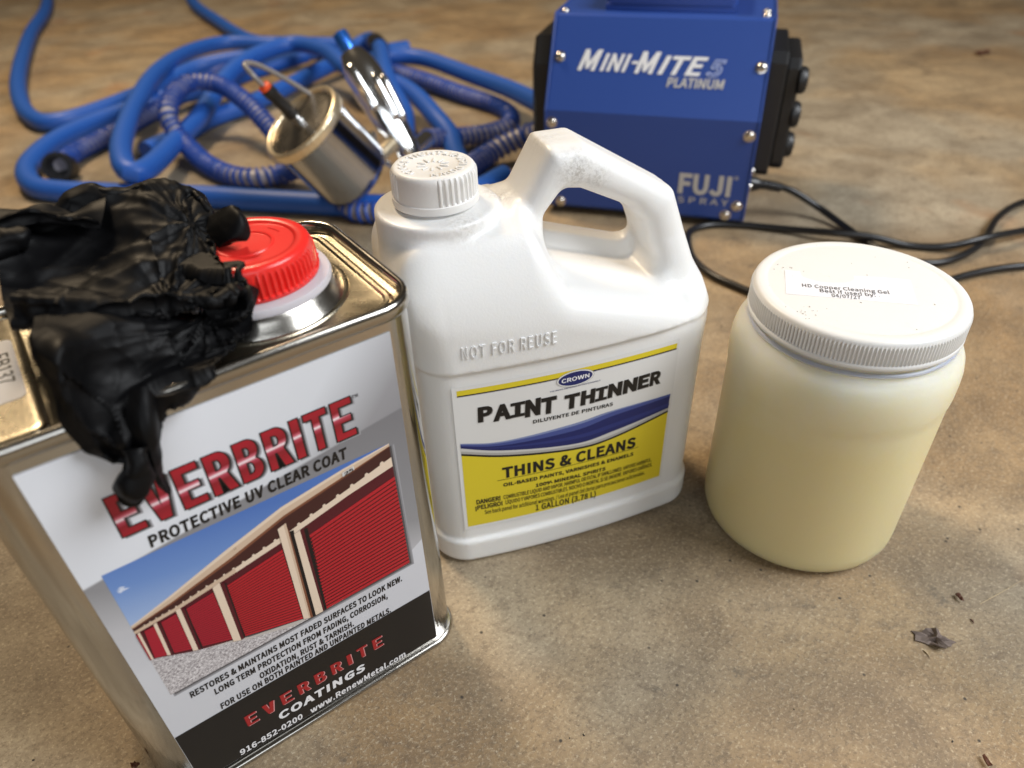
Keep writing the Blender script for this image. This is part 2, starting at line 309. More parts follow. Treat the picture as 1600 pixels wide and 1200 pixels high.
'i':(96,[[32,0,64,0,64,190,32,190],[48,229,59,232,67,239,70,251,67,262,59,269,48,271,37,269,30,262,27,251,30,239,37,232]]),
'k':(193,[[32,0,64,0,64,50,99,92,155,0,190,0,118,113,181,190,146,190,64,90,64,279,32,279]]),
'l':(99,[[66,-5,84,-2,80,23,69,23,64,36,64,279,32,279,32,38,36,15,47,0]]),
'm':(324,[[32,0,64,0,64,138,81,154,97,164,112,167,132,162,144,145,147,116,147,0,179,0,179,138,196,154,212,164,227,167,247,162,259,145,263,116,263,0,294,0,294,120,288,161,269,186,237,195,215,190,194,178,174,159,164,178,146,191,121,195,100,191,80,179,62,162,58,190,32,190]]),
'n':(214,[[32,0,64,0,64,138,82,154,98,164,116,167,137,162,149,145,152,116,152,0,184,0,184,120,178,161,159,186,126,195,102,191,81,179,62,162,58,190,32,190]]),
'o':(212,[[106,-5,150,7,182,41,194,95,182,149,150,183,106,195,63,183,31,149,18,95,31,41,63,7],[106,22,77,31,58,57,51,95,58,133,77,159,106,168,135,159,154,133,161,95,154,57,135,31]]),
'p':(217,[[32,-80,64,-80,63,18,81,5,98,-2,116,-5,157,8,187,42,199,98,190,149,164,183,123,195,101,191,81,181,62,168,58,190,32,190],[111,22,97,24,81,30,64,42,64,142,82,156,99,165,115,168,144,159,160,135,165,98,158,57,139,31]]),
'r':(136,[[32,0,64,0,64,122,79,148,95,162,112,166,131,163,137,191,116,195,96,190,78,176,62,155,58,190,32,190]]),
's':(164,[[82,-5,120,3,143,24,151,52,142,80,120,98,73,118,58,128,52,143,56,156,68,166,88,170,103,168,131,153,146,173,130,184,110,192,87,195,52,188,29,168,22,141,30,115,51,98,98,78,114,66,120,50,116,35,104,24,83,20,62,23,44,31,27,43,11,22,31,8,56,-1]]),
't':(132,[[92,-5,127,2,121,27,99,21,82,26,72,38,70,58,70,164,121,164,121,190,70,190,70,244,43,244,40,190,9,188,9,164,38,164,38,59,43,25,60,3]]),
'u':(213,[[88,-5,112,0,132,12,151,30,154,0,181,0,181,190,149,190,149,55,132,37,115,26,97,23,77,28,65,45,62,74,62,190,29,190,29,70,36,29,55,4]]),
'w':(281,[[62,0,99,0,139,157,141,157,181,0,220,0,272,190,241,190,202,27,200,27,157,190,126,190,83,27,82,27,42,190,9,190]]),
'y':(182,[[35,-82,68,-73,91,-50,106,-16,178,190,147,190,97,31,95,31,38,190,5,190,81,0,67,-36,53,-50,34,-56,19,-53,13,-78]]),
'¡':(113,[[40,-72,72,-72,68,113,46,113],[56,146,68,149,76,158,79,171,76,183,68,192,56,195,45,192,36,183,33,171,36,158,45,149]]),
'Í':(103,[[35,0,68,0,68,257,35,257],[45,273,104,318,86,340,31,289]]),
'Ñ':(253,[[35,0,66,0,66,135,62,215,185,0,218,0,218,257,187,257,187,123,192,42,68,257,35,257],[160,277,180,283,194,300,200,326,178,327,175,313,168,304,159,301,142,308,125,322,101,329,81,323,67,307,62,281,83,279,86,294,93,302,102,305,119,298,136,284]])}
_cache = {}
def glyph_mesh(body, offset=0., spacing=1., shear=0.):
    key = (body, offset, spacing, shear)
    if key not in _cache:
        k = .685/257; pen = 0; L = []
        for ch in body:
            adv, loops = GLY[ch]
            L += [[((pen+x+shear*y)*k, y*k) for x, y in zip(l[0::2], l[1::2])] for l in loops]; pen += adv+210*(spacing-1)
        _cache[key] = poly_tris(L, offset)
    return _cache[key]
def wind(loops):
    """outer loops counter-clockwise, holes clockwise"""
    def inside(p, L):
        r = False
        for (x0, y0), (x1, y1) in zip(L, L[1:]+L[:1]):
            if (y0 > p[1]) != (y1 > p[1]) and p[0] < x0+(p[1]-y0)/(y1-y0)*(x1-x0): r = not r
        return r
    out = []
    for i, l in enumerate(loops):
        ar = sum(a[0]*b[1]-b[0]*a[1] for a, b in zip(l, l[1:]+l[:1])); hole = sum(inside(l[0], o) for j, o in enumerate(loops) if j != i) % 2 == 1
        out.append(l[::-1] if (ar > 0) == hole else l)
    return out
def curve_tris(c):
    o = bpy.data.objects.new('glyphs', c); COL.objects.link(o); dg = bpy.context.evaluated_depsgraph_get()
    me = bpy.data.meshes.new_from_object(o.evaluated_get(dg)); V = np.array([v.co[:] for v in me.vertices]).reshape(-1, 3)[:, :2]; F = [tuple(p.vertices) for p in me.polygons]
    bpy.data.objects.remove(o); bpy.data.curves.remove(c) if isinstance(c, bpy.types.Curve) else None; bpy.data.meshes.remove(me)
    return V, F
def poly_tris(loops, offset=0.):
    c = bpy.data.curves.new('outline', 'CURVE'); c.dimensions = '2D'; c.fill_mode = 'FRONT'; c.offset = offset
    for L in wind([list(map(tuple, l)) for l in loops]):
        s = c.splines.new('POLY'); s.points.add(len(L)-1); s.use_cyclic_u = True
        for i, p in enumerate(L): s.points[i].co = (p[0], p[1], 0, 1)
    return curve_tris(c)
def put(mb, VF, m, fn, lift, box_=None, slope=0., cap=.685):
    V, F = VF; V = V.copy()
    if box_ is not None:
        u0, u1, z0, z1 = box_; mn, mx = V.min(0), V.max(0)      # z0 = baseline, z1 = cap height
        V = np.c_[u0+(V[:, 0]-mn[0])/max(mx[0]-mn[0], 1e-9)*(u1-u0), z0+V[:, 1]/cap*(z1-z0)]
    if slope: V[:, 1] += (V[:, 0]-V[:, 0].min())*slope
    mb.add([fn(u, z, lift) for u, z in V], F, m)
def quad(mb, pts, m, fn, lift): mb.add([fn(u, z, lift) for u, z in pts], [tuple(range(len(pts)))], m)
def text_obj(name, body, m, fn, lift, box_, parent, offset=.015, spacing=1., shear=0., slope=0.):
    mb = MB(); mb.flat = True; put(mb, glyph_mesh(body, offset, spacing, shear), m, fn, lift, box_, slope); return mb.build(name, parent, smooth=False)
def raised_text(name, body, m, fn, box_, parent, base, lift, offset=.0, spacing=1., slope=0.):
    """moulded letters with side walls: fn(u, z, lift)"""
    V, F = glyph_mesh(body, offset, spacing); ec = {}
    for f in F:
        for i in range(len(f)): a, b = f[i], f[(i+1) % len(f)]; ec[(a, b)] = ec.get((a, b), 0)+1
    rim = [(a, b) for (a, b) in ec if (b, a) not in ec]; n = len(V); mb = MB(); mb.flat = True
    u0, u1, z0, z1 = box_; mn, mx = V.min(0), V.max(0); W = np.c_[u0+(V[:, 0]-mn[0])/(mx[0]-mn[0])*(u1-u0), z0+V[:, 1]/.685*(z1-z0)]; W[:, 1] += (W[:, 0]-u0)*slope
    mb.add([fn(u, z, lift) for u, z in W]+[fn(u+(u-.0)*0, z, base) for u, z in W], list(F)+[(b, a, a+n, b+n) for a, b in rim], m); return mb.build(name, parent, True, 30)

# ------------------------------------------------------------------ setting: the floor
fl = MB(); n = 60; xs = np.linspace(-5, 5, n); ys = np.linspace(-2.5, 7.5, n)
fl.add([(x, y, 0) for y in ys for x in xs], [(j*n+i, j*n+i+1, (j+1)*n+i+1, (j+1)*n+i) for j in range(n-1) for i in range(n-1)], M_floor)
fo = fl.build('floor', None); fo['kind'] = 'structure'

# ------------------------------------------------------------------ rectangular solvent can
YAW = R(34.594); CX, CY = .0725, .0525
tv = Vector((math.cos(YAW), math.sin(YAW), 0)); bv = Vector((-math.sin(YAW), math.cos(YAW), 0))
CAN0 = Vector((-.1714, .1817, 0)); can_loc = CAN0+CX*tv+CY*bv
can = thing('metal_can', 'rectangular tin can with a red screw cap and red storage doors on its label', 'can', can_loc, YAW)
HX, HY = .089, .0525
RC = (-HX, HX, -HY, HY); RAD = .0185
mb = MB(); loft_rrect(mb, RC, RAD, [(-.006, .0012), (-.001, .0006), (-.0006, .0045), (0, .0052), (0, .10), (0, .2388), (-.003, .2392)], M_tin, 12); mb.build('body', can, angle=50)
mb = MB(); loft_rrect(mb, RC, RAD, [(-.0008, .0002), (.0012, .0002), (.0021, .0010), (.0024, .0022), (.0018, .0034), (.0004, .0040), (-.0006, .0042)], M_rim, 12, False, False); mb.build('bottom_seam', can, angle=60)
mb = MB(); loft_rrect(mb, RC, RAD, [(-.0002, .2378), (.0012, .2384), (.0019, .2400), (.0018, .2432), (.0010, .2450), (-.0003, .2456), (-.0017, .2450), (-.0025, .2436), (-.0028, .2404)], M_rim, 12, False, False); mb.build('rim', can, angle=60)
# lid panel: stepped edge, flat field, ring ridges and raised collar seat under the cap
LX, LY = .108-CX, .0
bm = bmesh.new()
def ring_bm(pts): return [bm.verts.new(p) for p in pts]
prev = None
for o_, z_ in [(-.0026, .2404), (-.0052, .2396), (-.0060, .2404), (-.0074, .2410), (-.0088, .2408), (-.0098, .2399), (-.0108, .2397)]:
    ring = ring_bm([(x, y, z_) for x, y in rrect(-HX-o_, HX+o_, -HY-o_, HY+o_, RAD+o_, 12)])
    if prev:
        for i in range(len(ring)): bm.faces.new((prev[i], prev[(i+1) % len(ring)], ring[(i+1) % len(ring)], ring[i]))
    prev = ring
outer = prev; NC = 96; prev = None
# the ring of the cap seat nearly touches the front step, so it is kept inside the flat field
RK = .0405
for r_, z_ in [(RK, .2397), (RK-.0006, .2404), (RK-.0016, .2407), (RK-.0026, .2402), (RK-.0032, .2392), (RK-.0040, .2390), (RK-.0048, .2396), (RK-.0056, .2399), (RK-.0064, .2393), (RK-.0070, .2384), (.0332, .2387), (.0327, .2412), (.0322, .2440), (.0312, .2462), (.0296, .2472), (.0270, .2474)]:
    ring = ring_bm([(LX+r_*math.cos(TAU*i/NC), LY+r_*math.sin(TAU*i/NC), z_) for i in range(NC)])
    if prev:
        for i in range(NC): bm.faces.new((prev[i], prev[(i+1) % NC], ring[(i+1) % NC], ring[i]))
    else: inner = ring
    prev = ring
bm.edges.ensure_lookup_table()
ed = [bm.edges.get((L[i], L[(i+1) % len(L)])) or bm.edges.new((L[i], L[(i+1) % len(L)])) for L in (outer, inner) for i in range(len(L))]
bmesh.ops.triangle_fill(bm, use_beauty=True, edges=ed)
bmesh.ops.recalc_face_normals(bm, faces=bm.faces)
me = bpy.data.meshes.new('lid'); bm.to_mesh(me); bm.free(); me.materials.append(M_lid); me.polygons.foreach_set('use_smooth', [True]*len(me.polygons)); me.set_sharp_from_angle(angle=R(28)); link_obj('lid', me, can)
if me.polygons and sum(p.normal.z for p in me.polygons) < 0: me.flip_normals()
mb = MB(); lathe(mb, [(.0395, .2385), (.0388, .2398), (.0370, .2420), (.0350, .2452), (.0338, .2470), (.0328, .2480), (.0316, .2484)], M_rim, 96, (LX, LY), None, False, False); mb.build('spout_seat', can, angle=60)
mb = MB(); loft_rrect(mb, (.0165-CX-.030, .0165-CX, -.0475, .0475), .006, [(0, .2396), (-.0002, .2418), (-.0012, .2428), (-.0035, .2431), (-.0045, .2431)], M_lid, 6, False, True); mb.build('raised_step', can, angle=50)
mb = MB(); lathe(mb, [(.0335, .2470), (.0338, .2488), (.0330, .2506), (.0312, .2512), (.0270, .2516), (.0262, .2545)], M_collar, 96, (LX, LY), None, False, True); mb.build('spout_collar', can, angle=40)
def cap_ribs(a, z):
    k = np.round(a/TAU*64); on = (np.mod(a+.25, TAU/4) < TAU/4*.72)
    return np.where(on & (z > .2535) & (z < .2632), .00075*np.clip(np.sin(a*64)*2.2, -1, 1), 0)
CR = .0288
prof = [(CR-.0020, .2516), (CR+.0002, .2518), (CR+.0005, .2530), (CR+.0003, .2538), (CR-.0004, .2542), (CR-.0007, .2580), (CR-.0010, .2620), (CR-.0014, .2634), (CR-.0016, .2648), (CR-.0024, .2661), (CR-.0040, .2667), (CR-.0070, .2667), (CR-.0078, .2662), (CR-.0082, .2656), (.0125, .2656), (.0122, .2660), (.0112, .2661), (.0108, .2656), (.0040, .2654)]
mb = MB(); lathe(mb, prof, M_red, 448, (LX, LY), cap_ribs)
for k in range(3):        # moulded turn arrows
    a = R(20+120*k); q = [(LX+.0165*math.cos(a+d), LY+.0165*math.sin(a+d)) for d in np.linspace(-.22, .22, 7)]
    tube(mb, np.array([(x, y, .2656) for x, y in q]), .0004, M_red, 6)
mb.build('cap', can, angle=38)

# front label, printed
def on_can(u, z, lift=0): return (u-CX, -CY-.0002-lift, z)
K_grey = mat('label_grey_print', (.6, .6, .63), .30, 0, Specular_IOR_Level=.5)
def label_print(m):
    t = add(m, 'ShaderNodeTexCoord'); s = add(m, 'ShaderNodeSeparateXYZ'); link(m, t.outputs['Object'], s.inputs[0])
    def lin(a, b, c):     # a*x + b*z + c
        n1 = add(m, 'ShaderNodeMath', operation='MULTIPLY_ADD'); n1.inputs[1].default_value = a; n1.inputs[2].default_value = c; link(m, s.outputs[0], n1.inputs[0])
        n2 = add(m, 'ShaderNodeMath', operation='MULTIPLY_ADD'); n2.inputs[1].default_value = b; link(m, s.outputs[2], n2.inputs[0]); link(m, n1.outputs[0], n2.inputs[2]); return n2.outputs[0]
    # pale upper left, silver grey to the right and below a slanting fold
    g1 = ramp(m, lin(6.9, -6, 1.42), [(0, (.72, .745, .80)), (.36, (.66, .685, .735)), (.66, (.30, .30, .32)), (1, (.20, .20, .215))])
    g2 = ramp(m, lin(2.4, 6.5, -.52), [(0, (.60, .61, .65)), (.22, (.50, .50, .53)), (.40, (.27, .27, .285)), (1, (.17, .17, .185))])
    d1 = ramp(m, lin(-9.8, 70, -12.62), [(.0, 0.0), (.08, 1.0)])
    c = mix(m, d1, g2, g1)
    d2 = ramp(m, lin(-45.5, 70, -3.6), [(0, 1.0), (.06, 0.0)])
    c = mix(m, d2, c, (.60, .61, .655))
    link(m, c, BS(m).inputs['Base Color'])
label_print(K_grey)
K_blk = ink('label_black_ink', (.012, .011, .011), .32); K_white = ink('label_white_ink', (.80, .80, .82)); K_shadow = ink('label_drop_shadow_ink', (.07, .065, .07)); K_halo = ink('label_soft_grey_ink', (.32, .32, .345))
K_red = mat('red_foil_print', (.4, .02, .04), .30)
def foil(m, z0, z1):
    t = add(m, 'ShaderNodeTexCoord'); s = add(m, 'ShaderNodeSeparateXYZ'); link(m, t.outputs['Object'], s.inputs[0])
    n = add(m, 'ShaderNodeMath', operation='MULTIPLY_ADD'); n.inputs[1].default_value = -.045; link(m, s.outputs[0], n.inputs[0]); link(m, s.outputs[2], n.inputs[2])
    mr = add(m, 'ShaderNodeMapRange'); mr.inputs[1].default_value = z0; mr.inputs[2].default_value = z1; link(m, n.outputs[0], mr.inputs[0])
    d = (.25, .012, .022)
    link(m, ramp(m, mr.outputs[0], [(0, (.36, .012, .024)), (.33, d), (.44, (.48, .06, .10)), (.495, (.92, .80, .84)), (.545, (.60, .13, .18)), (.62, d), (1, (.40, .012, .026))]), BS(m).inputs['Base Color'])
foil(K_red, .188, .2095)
K_red2 = ink('dull_red_ink', (.36, .02, .022)); K_pink = ink('pink_highlight_ink', (.66, .30, .30)); K_dred = ink('deep_red_ink', (.14, .008, .010))
LAB = MB(); x0, x1, z0, z1 = 0, .145, .0084, .233
LAB.add([on_can(u, z, l) for l in (0, .0003) for u, z in ((x0, z0), (x1, z0), (x1, z1), (x0, z1))], [(4, 5, 6, 7), (0, 1, 5, 4), (1, 2, 6, 5), (2, 3, 7, 6), (3, 0, 4, 7)], K_grey)
label = LAB.build('label', can, smooth=False)
mb = MB(); mb.flat = True; quad(mb, [(.0002, .0086), (.1448, .0086), (.1448, .0546), (.0002, .0546)], K_blk, on_can, .00040); mb.build('black_band', label, False)

def arc(cx, cy, rx, ry, a0, a1, n=10): return [(cx+rx*math.cos(R(a0+(a1-a0)*i/n)), cy+ry*math.sin(R(a0+(a1-a0)*i/n))) for i in range(n+1)]
def block_letter(ch):
    sx, sy = .33, .155
    if ch == 'E': return [[(0, 0), (1, 0), (1, sy), (sx, sy), (sx, .5-sy/2), (.88, .5-sy/2), (.88, .5+sy/2), (sx, .5+sy/2), (sx, 1-sy), (1, 1-sy), (1, 1), (0, 1)]]
    if ch == 'V': return [[(.5-.22, 0), (.5+.22, 0), (1.04, 1), (1.04-.39, 1), (.5, .30), (-.04+.39, 1), (-.04, 1)]]
    if ch == 'I': return [[(0, 0), (1, 0), (1, 1), (0, 1)]]
    if ch == 'T': return [[(.5-sx/2, 0), (.5+sx/2, 0), (.5+sx/2, 1-sy), (1.03, 1-sy), (1.03, 1), (-.03, 1), (-.03, 1-sy), (.5-sx/2, 1-sy)]]
    if ch == 'R': return [[(0, 0), (sx, 0), (sx, .40), (.44, .40), (.66, 0), (1.05, 0), (.78, .445)]+arc(.55, .72, .45, .28, -58, 90)+[(0, 1)],
                          [(sx, .56), (sx, 1-sy)]+arc(.50, .70, .15, .135, 90, -90)+[(.50, .565)]]
    if ch == 'B': return [[(0, 0), (.55, 0)]+arc(.56, .27, .45, .27, -90, 62)+arc(.55, .745, .41, .255, -50, 90)+[(0, 1)],
                          [(sx, sy-.01), (sx, .46)]+arc(.50, .305, .15, .15, 90, -90), [(sx, .60), (sx, 1-sy)]+arc(.49, .715, .13, .118, 90, -90)]
def logo(word, u0, u1, zb, h, wide, thin, gap, slope=0):
    tot = sum(thin if c == 'I' else wide for c in word)+gap*(len(word)-1); k = (u1-u0)/tot; u = u0; out = []
    for c in word:
        wd = (thin if c == 'I' else wide)*k
        out.append([[(u+x*wd, zb+(u-u0)*slope+y*h) for x, y in L] for L in block_letter(c)]); u += wd+gap*k
    return out
mb = MB(); mb.flat = True
for L in logo('EVERBRITE', .0207, .1214, .1878, .0212, 1, .38, .30):
    for dx, dz, off, m_, lf in ((.0013, -.0010, .0006, K_halo, .00036), (.0009, -.0007, .0003, K_shadow, .00042), (0, 0, .00058, K_blk, .00048), (0, 0, 0, K_red, .00054)):
        V, F = poly_tris([[((x+dx), (z+dz)) for x, z in l] for l in L], off); mb.add([on_can(u, z, lf) for u, z in V], F, m_)
mb.build('logo_lettering', label, False)
text_obj('trademark_sign', 'TM', K_blk, on_can, .0004, (.1226, .1254, .2072, .2090), label)
text_obj('lettering', 'PROTECTIVE UV CLEAR COAT', K_blk, on_can, .0005, (.0277, .1152, .1768, .1826), label, .045, 1.12, .12)
for body, a, b, zb in (('RESTORES & MAINTAINS MOST FADED SURFACES TO LOOK NEW.', .0145, .1296, .0763), ('LONG TERM PROTECTION FROM FADING, CORROSION,', .0243, .1196, .0690), ('OXIDATION, RUST & TARNISH.', .0455, .0980, .0618), ('FOR USE ON BOTH PAINTED AND UNPAINTED METALS.', .0238, .1198, .0560)):
    text_obj('lettering', body, K_blk, on_can, .0005, (a, b, zb, zb+.0042), label, .042, 1.1, .12, -.008)
mb = MB(); mb.flat = True
for L in logo('EVERBRITE', .0310, .1113, .0304, .0092, 1, .42, .62, .010):
    for dx, dz, m_, lf in ((.0005, -.0005, K_pink, .00050), (-.0003, .0003, K_dred, .00054), (0, 0, K_red2, .00058)):
        V, F = poly_tris([[((x+dx), (z+dz)) for x, z in l] for l in L], -.00004); mb.add([on_can(u, z, lf) for u, z in V], F, m_)
mb.build('logo_lettering', label, False)
text_obj('lettering', 'COATINGS', K_white, on_can, .0006, (.0462, .0980, .0203, .0262), label, .05, 1.2, .1, -.03)
text_obj('lettering', '916-852-0200', K_white, on_can, .0006, (.0218, .0574, .0105, .0150), label, .036, 1.1, .1, -.02)
text_obj('lettering', 'www.RenewMetal.com', K_white, on_can, .0006, (.0622, .1230, .0094, .0140), label, .034, 1.1, .1, -.012)

# the printed photograph of a row of red storage doors
S = lambda n, c: ink('print_'+n, c)
p_tan, p_tan2, p_dk, p_brown, p_mar, p_red, p_redd, p_line, p_black, p_white, p_conc = S('tan', (.60, .45, .33)), S('pale_tan', (.74, .60, .47)), S('dark_brown', (.055, .018, .016)), S('brown', (.20, .075, .040)), S('maroon', (.085, .010, .016)), S('door_red', (.44, .017, .026)), S('door_red_far', (.36, .014, .030)), S('door_line', (.07, .006, .008)), S('shadow_black', (.012, .009, .010)), S('white', (.75, .74, .73)), S('pale_concrete', (.50, .46, .43))
p_sky = mat('print_sky', (.1, .25, .6), .36)
def sky_print(m):
    t = add(m, 'ShaderNodeTexCoord'); s = add(m, 'ShaderNodeSeparateXYZ'); link(m, t.outputs['Object'], s.inputs[0])
    n = add(m, 'ShaderNodeMath', operation='MULTIPLY_ADD'); n.inputs[1].default_value = .25; link(m, s.outputs[0], n.inputs[0]); link(m, s.outputs[2], n.inputs[2])
    mr = add(m, 'ShaderNodeMapRange'); mr.inputs[1].default_value = .125; mr.inputs[2].default_value = .172; link(m, n.outputs[0], mr.inputs[0])
    link(m, ramp(m, mr.outputs[0], [(0, (.33, .45, .70)), (.5, (.15, .27, .58)), (1, (.075, .17, .48))]), BS(m).inputs['Base Color'])
sky_print(p_sky)
p_grav = mat('print_gravel', (.5, .48, .48), .4)
co_ = objco(p_grav, (1, 1, 1.8)); link(p_grav, ramp(p_grav, noise(p_grav, co_, 900, 3, .8), [(.36, (.13, .11, .12)), (.50, (.48, .45, .46)), (.62, (.78, .75, .76))]), BS(p_grav).inputs['Base Color'])
A = MB(); A.flat = True; LF = .00036; lf_n = [0]
def Q(pts, m, bumpl=None):
    lf_n[0] += 1; quad(A, pts, m, on_can, LF+.0000022*lf_n[0])
PX0, PX1, PZ0, PZ1 = .0078, .1357, .0858, .1738
def soft(x0, x1, z0, z1, m): Q([(x0, z0), (x1, z0), (x1, z1), (x0, z1)], m)
soft(PX0+.001, PX1+.0026, PZ0-.0024, PZ1-.002, K_halo); soft(PX0+.0014, PX1+.0019, PZ0-.0017, PZ1-.002, ink('label_mid_shadow', (.22, .22, .235))); soft(PX0+.0018, PX1+.0011, PZ0-.001, PZ1-.002, ink('label_core_shadow', (.085, .08, .085)))
Q([(PX0, .1376), (.0600, .1560), (PX1, .1738), (PX0, .1738)], p_sky)
for a, b in (((.0095, .1626), (.0145, .1612)), ((.0102, .1634), (.0132, .1629)), ((.0096, .1617), (.0118, .1611))): Q([a, ((a[0]+b[0])/2, (a[1]+b[1])/2-.0008), b, ((a[0]+b[0])/2, (a[1]+b[1])/2+.0006)], S('cloud', (.62, .68, .82)))
Q([(PX0, PZ0), (PX1, PZ0), (PX1, .0872), (.0860, .0825+.0034), (.0749, .0868), (.0481, .0953), (.0279, .1051), (PX0, .1155)], p_grav)
Q([(PX0, PZ0), (.09, PZ0), (.0775, .0866), (.0481, .0953), (.0279, .1051), (PX0, .1155)], p_grav)
Q([(.0775, .0868), (.0481, .0960), (.0440, .0985), (.0279, .1058), (.0279, .1049), (.0481, .0946), (.0700, .0862)], p_conc)
fx = [.0078, .0252, .0535, .0805, .1111, .1357]; top = [.1401, .1460, .1568, .1660, .1712, .1738]; bot = [.1379, .1412, .1492, .1590, .1657, .1716]
bb = [.1366, .1384, .1440, .1500, .1582, .1652]; be = [.1360, .1375, .1425, .1478, .1556, .1604]; low = [.1155, .1056, .0950, .0860, .0858, .0860]
for i in range(5):
    a, b = i, i+1
    Q([(fx[a], low[a]), (fx[b], low[b]), (fx[b], be[b]), (fx[a], be[a])], p_mar)
    Q([(fx[a], be[a]-.0015), (fx[b], be[b]-.0015), (fx[b], bb[b]), (fx[a], bb[a])], p_tan2 if i > 1 else p_tan)
    Q([(fx[a], bb[a]-.0003), (fx[b], bb[b]-.0003), (fx[b], bot[b]), (fx[a], bot[a])], p_dk)
    Q([(fx[a], bot[a]), (fx[b], bot[b]), (fx[b], bot[b]+(top[b]-bot[b])*.22), (fx[a], bot[a]+(top[a]-bot[a])*.22)], p_brown)
    Q([(fx[a], bot[a]+(top[a]-bot[a])*.22), (fx[b], bot[b]+(top[b]-bot[b])*.22), (fx[b], top[b]), (fx[a], top[a])], p_tan)
    Q([(fx[a], bot[a]+(top[a]-bot[a])*.72), (fx[b], bot[b]+(top[b]-bot[b])*.72), (fx[b], top[b]), (fx[a], top[a])], p_tan2)
u_ = .012; 
while u_ < .134:          # corrugated eave teeth
    k = u_/.136; h = .0006+.0022*k; zb = float(np.interp(u_, fx, bb)); Q([(u_, zb-.0002), (u_+h*.9, zb-.0002+h*.2), (u_+h*.6, zb+h*.62), (u_+h*.15, zb+h*.5)], p_tan2); u_ += .0018+.0075*k
def door(q, nl, m, lw):
    (a, b, c, d) = q       # tl, tr, br, bl
    Q([d, c, b, a], m)
    for i in range(1, nl):
        t = i/nl; h = lw
        l0 = (a[0]+(d[0]-a[0])*t, a[1]+(d[1]-a[1])*t); r0 = (b[0]+(c[0]-b[0])*t, b[1]+(c[1]-b[1])*t)
        Q([(l0[0], l0[1]-h), (r0[0], r0[1]-h*1.15), (r0[0], r0[1]+h*1.15), (l0[0], l0[1]+h)], p_line)
door([(.0888, .1415), (.1357, .1520), (.1357, .0865), (.0862, .0860)], 24, p_red, .00036)
door([(.0476, .1358), (.0752, .1410), (.0742, .0884), (.0467, .0982)], 25, p_red, .00024)
door([(.0290, .1344), (.0416, .1362), (.0412, .1009), (.0286, .1067)], 22, p_redd, .00013)
door([(.0183, .1340), (.0249, .1345), (.0244, .1084), (.0172, .1120)], 16, p_redd, .00010)
for q in ([(.0112, .1338), (.0157, .1340), (.0146, .1128), (.0097, .1151)], [(.0078, .1338), (.0087, .1339), (.0086, .1150), (.0078, .1153)]): Q([q[3], q[2], q[1], q[0]], p_redd)
for x, zt in ((.0862, .0862),):
    for i in range(22): z = .0868+i*.00245; xx = .0862+.0026*(z-.0868)/.0547; Q([(xx-.0004, z), (xx+.0006, z+.0002), (xx+.0006, z+.0015), (xx-.0004, z+.0013)], p_black)
Q([(.0851, .1474), (.0890, .1484), (.0888, .1425), (.0862, .0862), (.0846, .0862)], p_mar); Q([(.0870, .1472), (.0888, .1470), (.0866, .0862), (.0855, .0862)], p_black)
Q([(.0803, .1500), (.0825, .1496), (.0810, .0858), (.0788, .0860)], p_black); Q([(.0822, .1470), (.0852, .1476), (.0846, .0860), (.0806, .0860)], p_tan2)
Q([(.0800, .1545), (.0806, .1500), (.0790, .0860), (.0768, .0866)], p_brown); Q([(.0760, .1546), (.0802, .1560), (.0776, .0864), (.0744, .0880)], p_tan2); Q([(.0790, .1556), (.0802, .1558), (.0778, .0866), (.0770, .0868)], p_tan)
for c_, mr_ in (([(.0421, .1392), (.0455, .1402), (.0444, .0972), (.0411, .0990)], [(.0455, .1400), (.0480, .1380), (.0465, .0974), (.0444, .0972)]), ([(.0253, .1368), (.0273, .1370), (.0264, .1059), (.0243, .1070)], [(.0273, .1368), (.0293, .1352), (.0281, .1052), (.0264, .1059)]), ([(.0154, .1352), (.0168, .1354), (.0158, .1120), (.0145, .1127)], [(.0168, .1352), (.0182, .1342), (.0172, .1114), (.0158, .1120)]), ([(.0086, .1346), (.0096, .1348), (.0092, .1150), (.0083, .1154)], [(.0096, .1346), (.0112, .1339), (.0097, .1147), (.0092, .1150)])):
    Q(c_[::-1], p_tan2); Q(mr_[::-1], p_mar)
    a, b, c, d = mr_; f = lambda p, q, t: (p[0]+(q[0]-p[0])*t, p[1]+(q[1]-p[1])*t)
    Q([f(d, c, .72), c, b, f(a, b, .72)][::1], p_black)
Q([(.1105, .1670), (.1166, .1680), (.1166, .1704), (.1105, .1694)], p_white)
A.build('printed_picture', label, False)
text_obj('lettering', '25', p_black, on_can, .0014, (.1112, .1160, .1675, .1695), label, .03, 1.0, 0, .17)
text_obj('lettering', '11', p_dk, on_can, .0014, (.0560, .0570, .1555, .1566), label, .01)

# product sticker lying on the raised step of the lid
def on_step(u, z, lift=0): return (u-CX, z-CY, .24335+lift)
mb = MB(); loft_rrect(mb, (-.013-CX, .0128-CX, .030-CY, .0775-CY), .003, [(0, .24315), (0, .24335)], M_paper, 5); st = mb.build('sticker', can, angle=40)
K_txt = ink('sticker_black_ink', (.02, .02, .02))
def on_stick(a, h, lift=0): return on_step(.0046+h, .0665-a, lift)
text_obj('lettering', 'EB137', K_txt, on_stick, .00008, (0, .0235, 0, .0058), st, .012)
text_obj('lettering', 'CLEAR COAT', K_txt, on_stick, .00008, (0, .030, -.010, -.0065), st, .0)
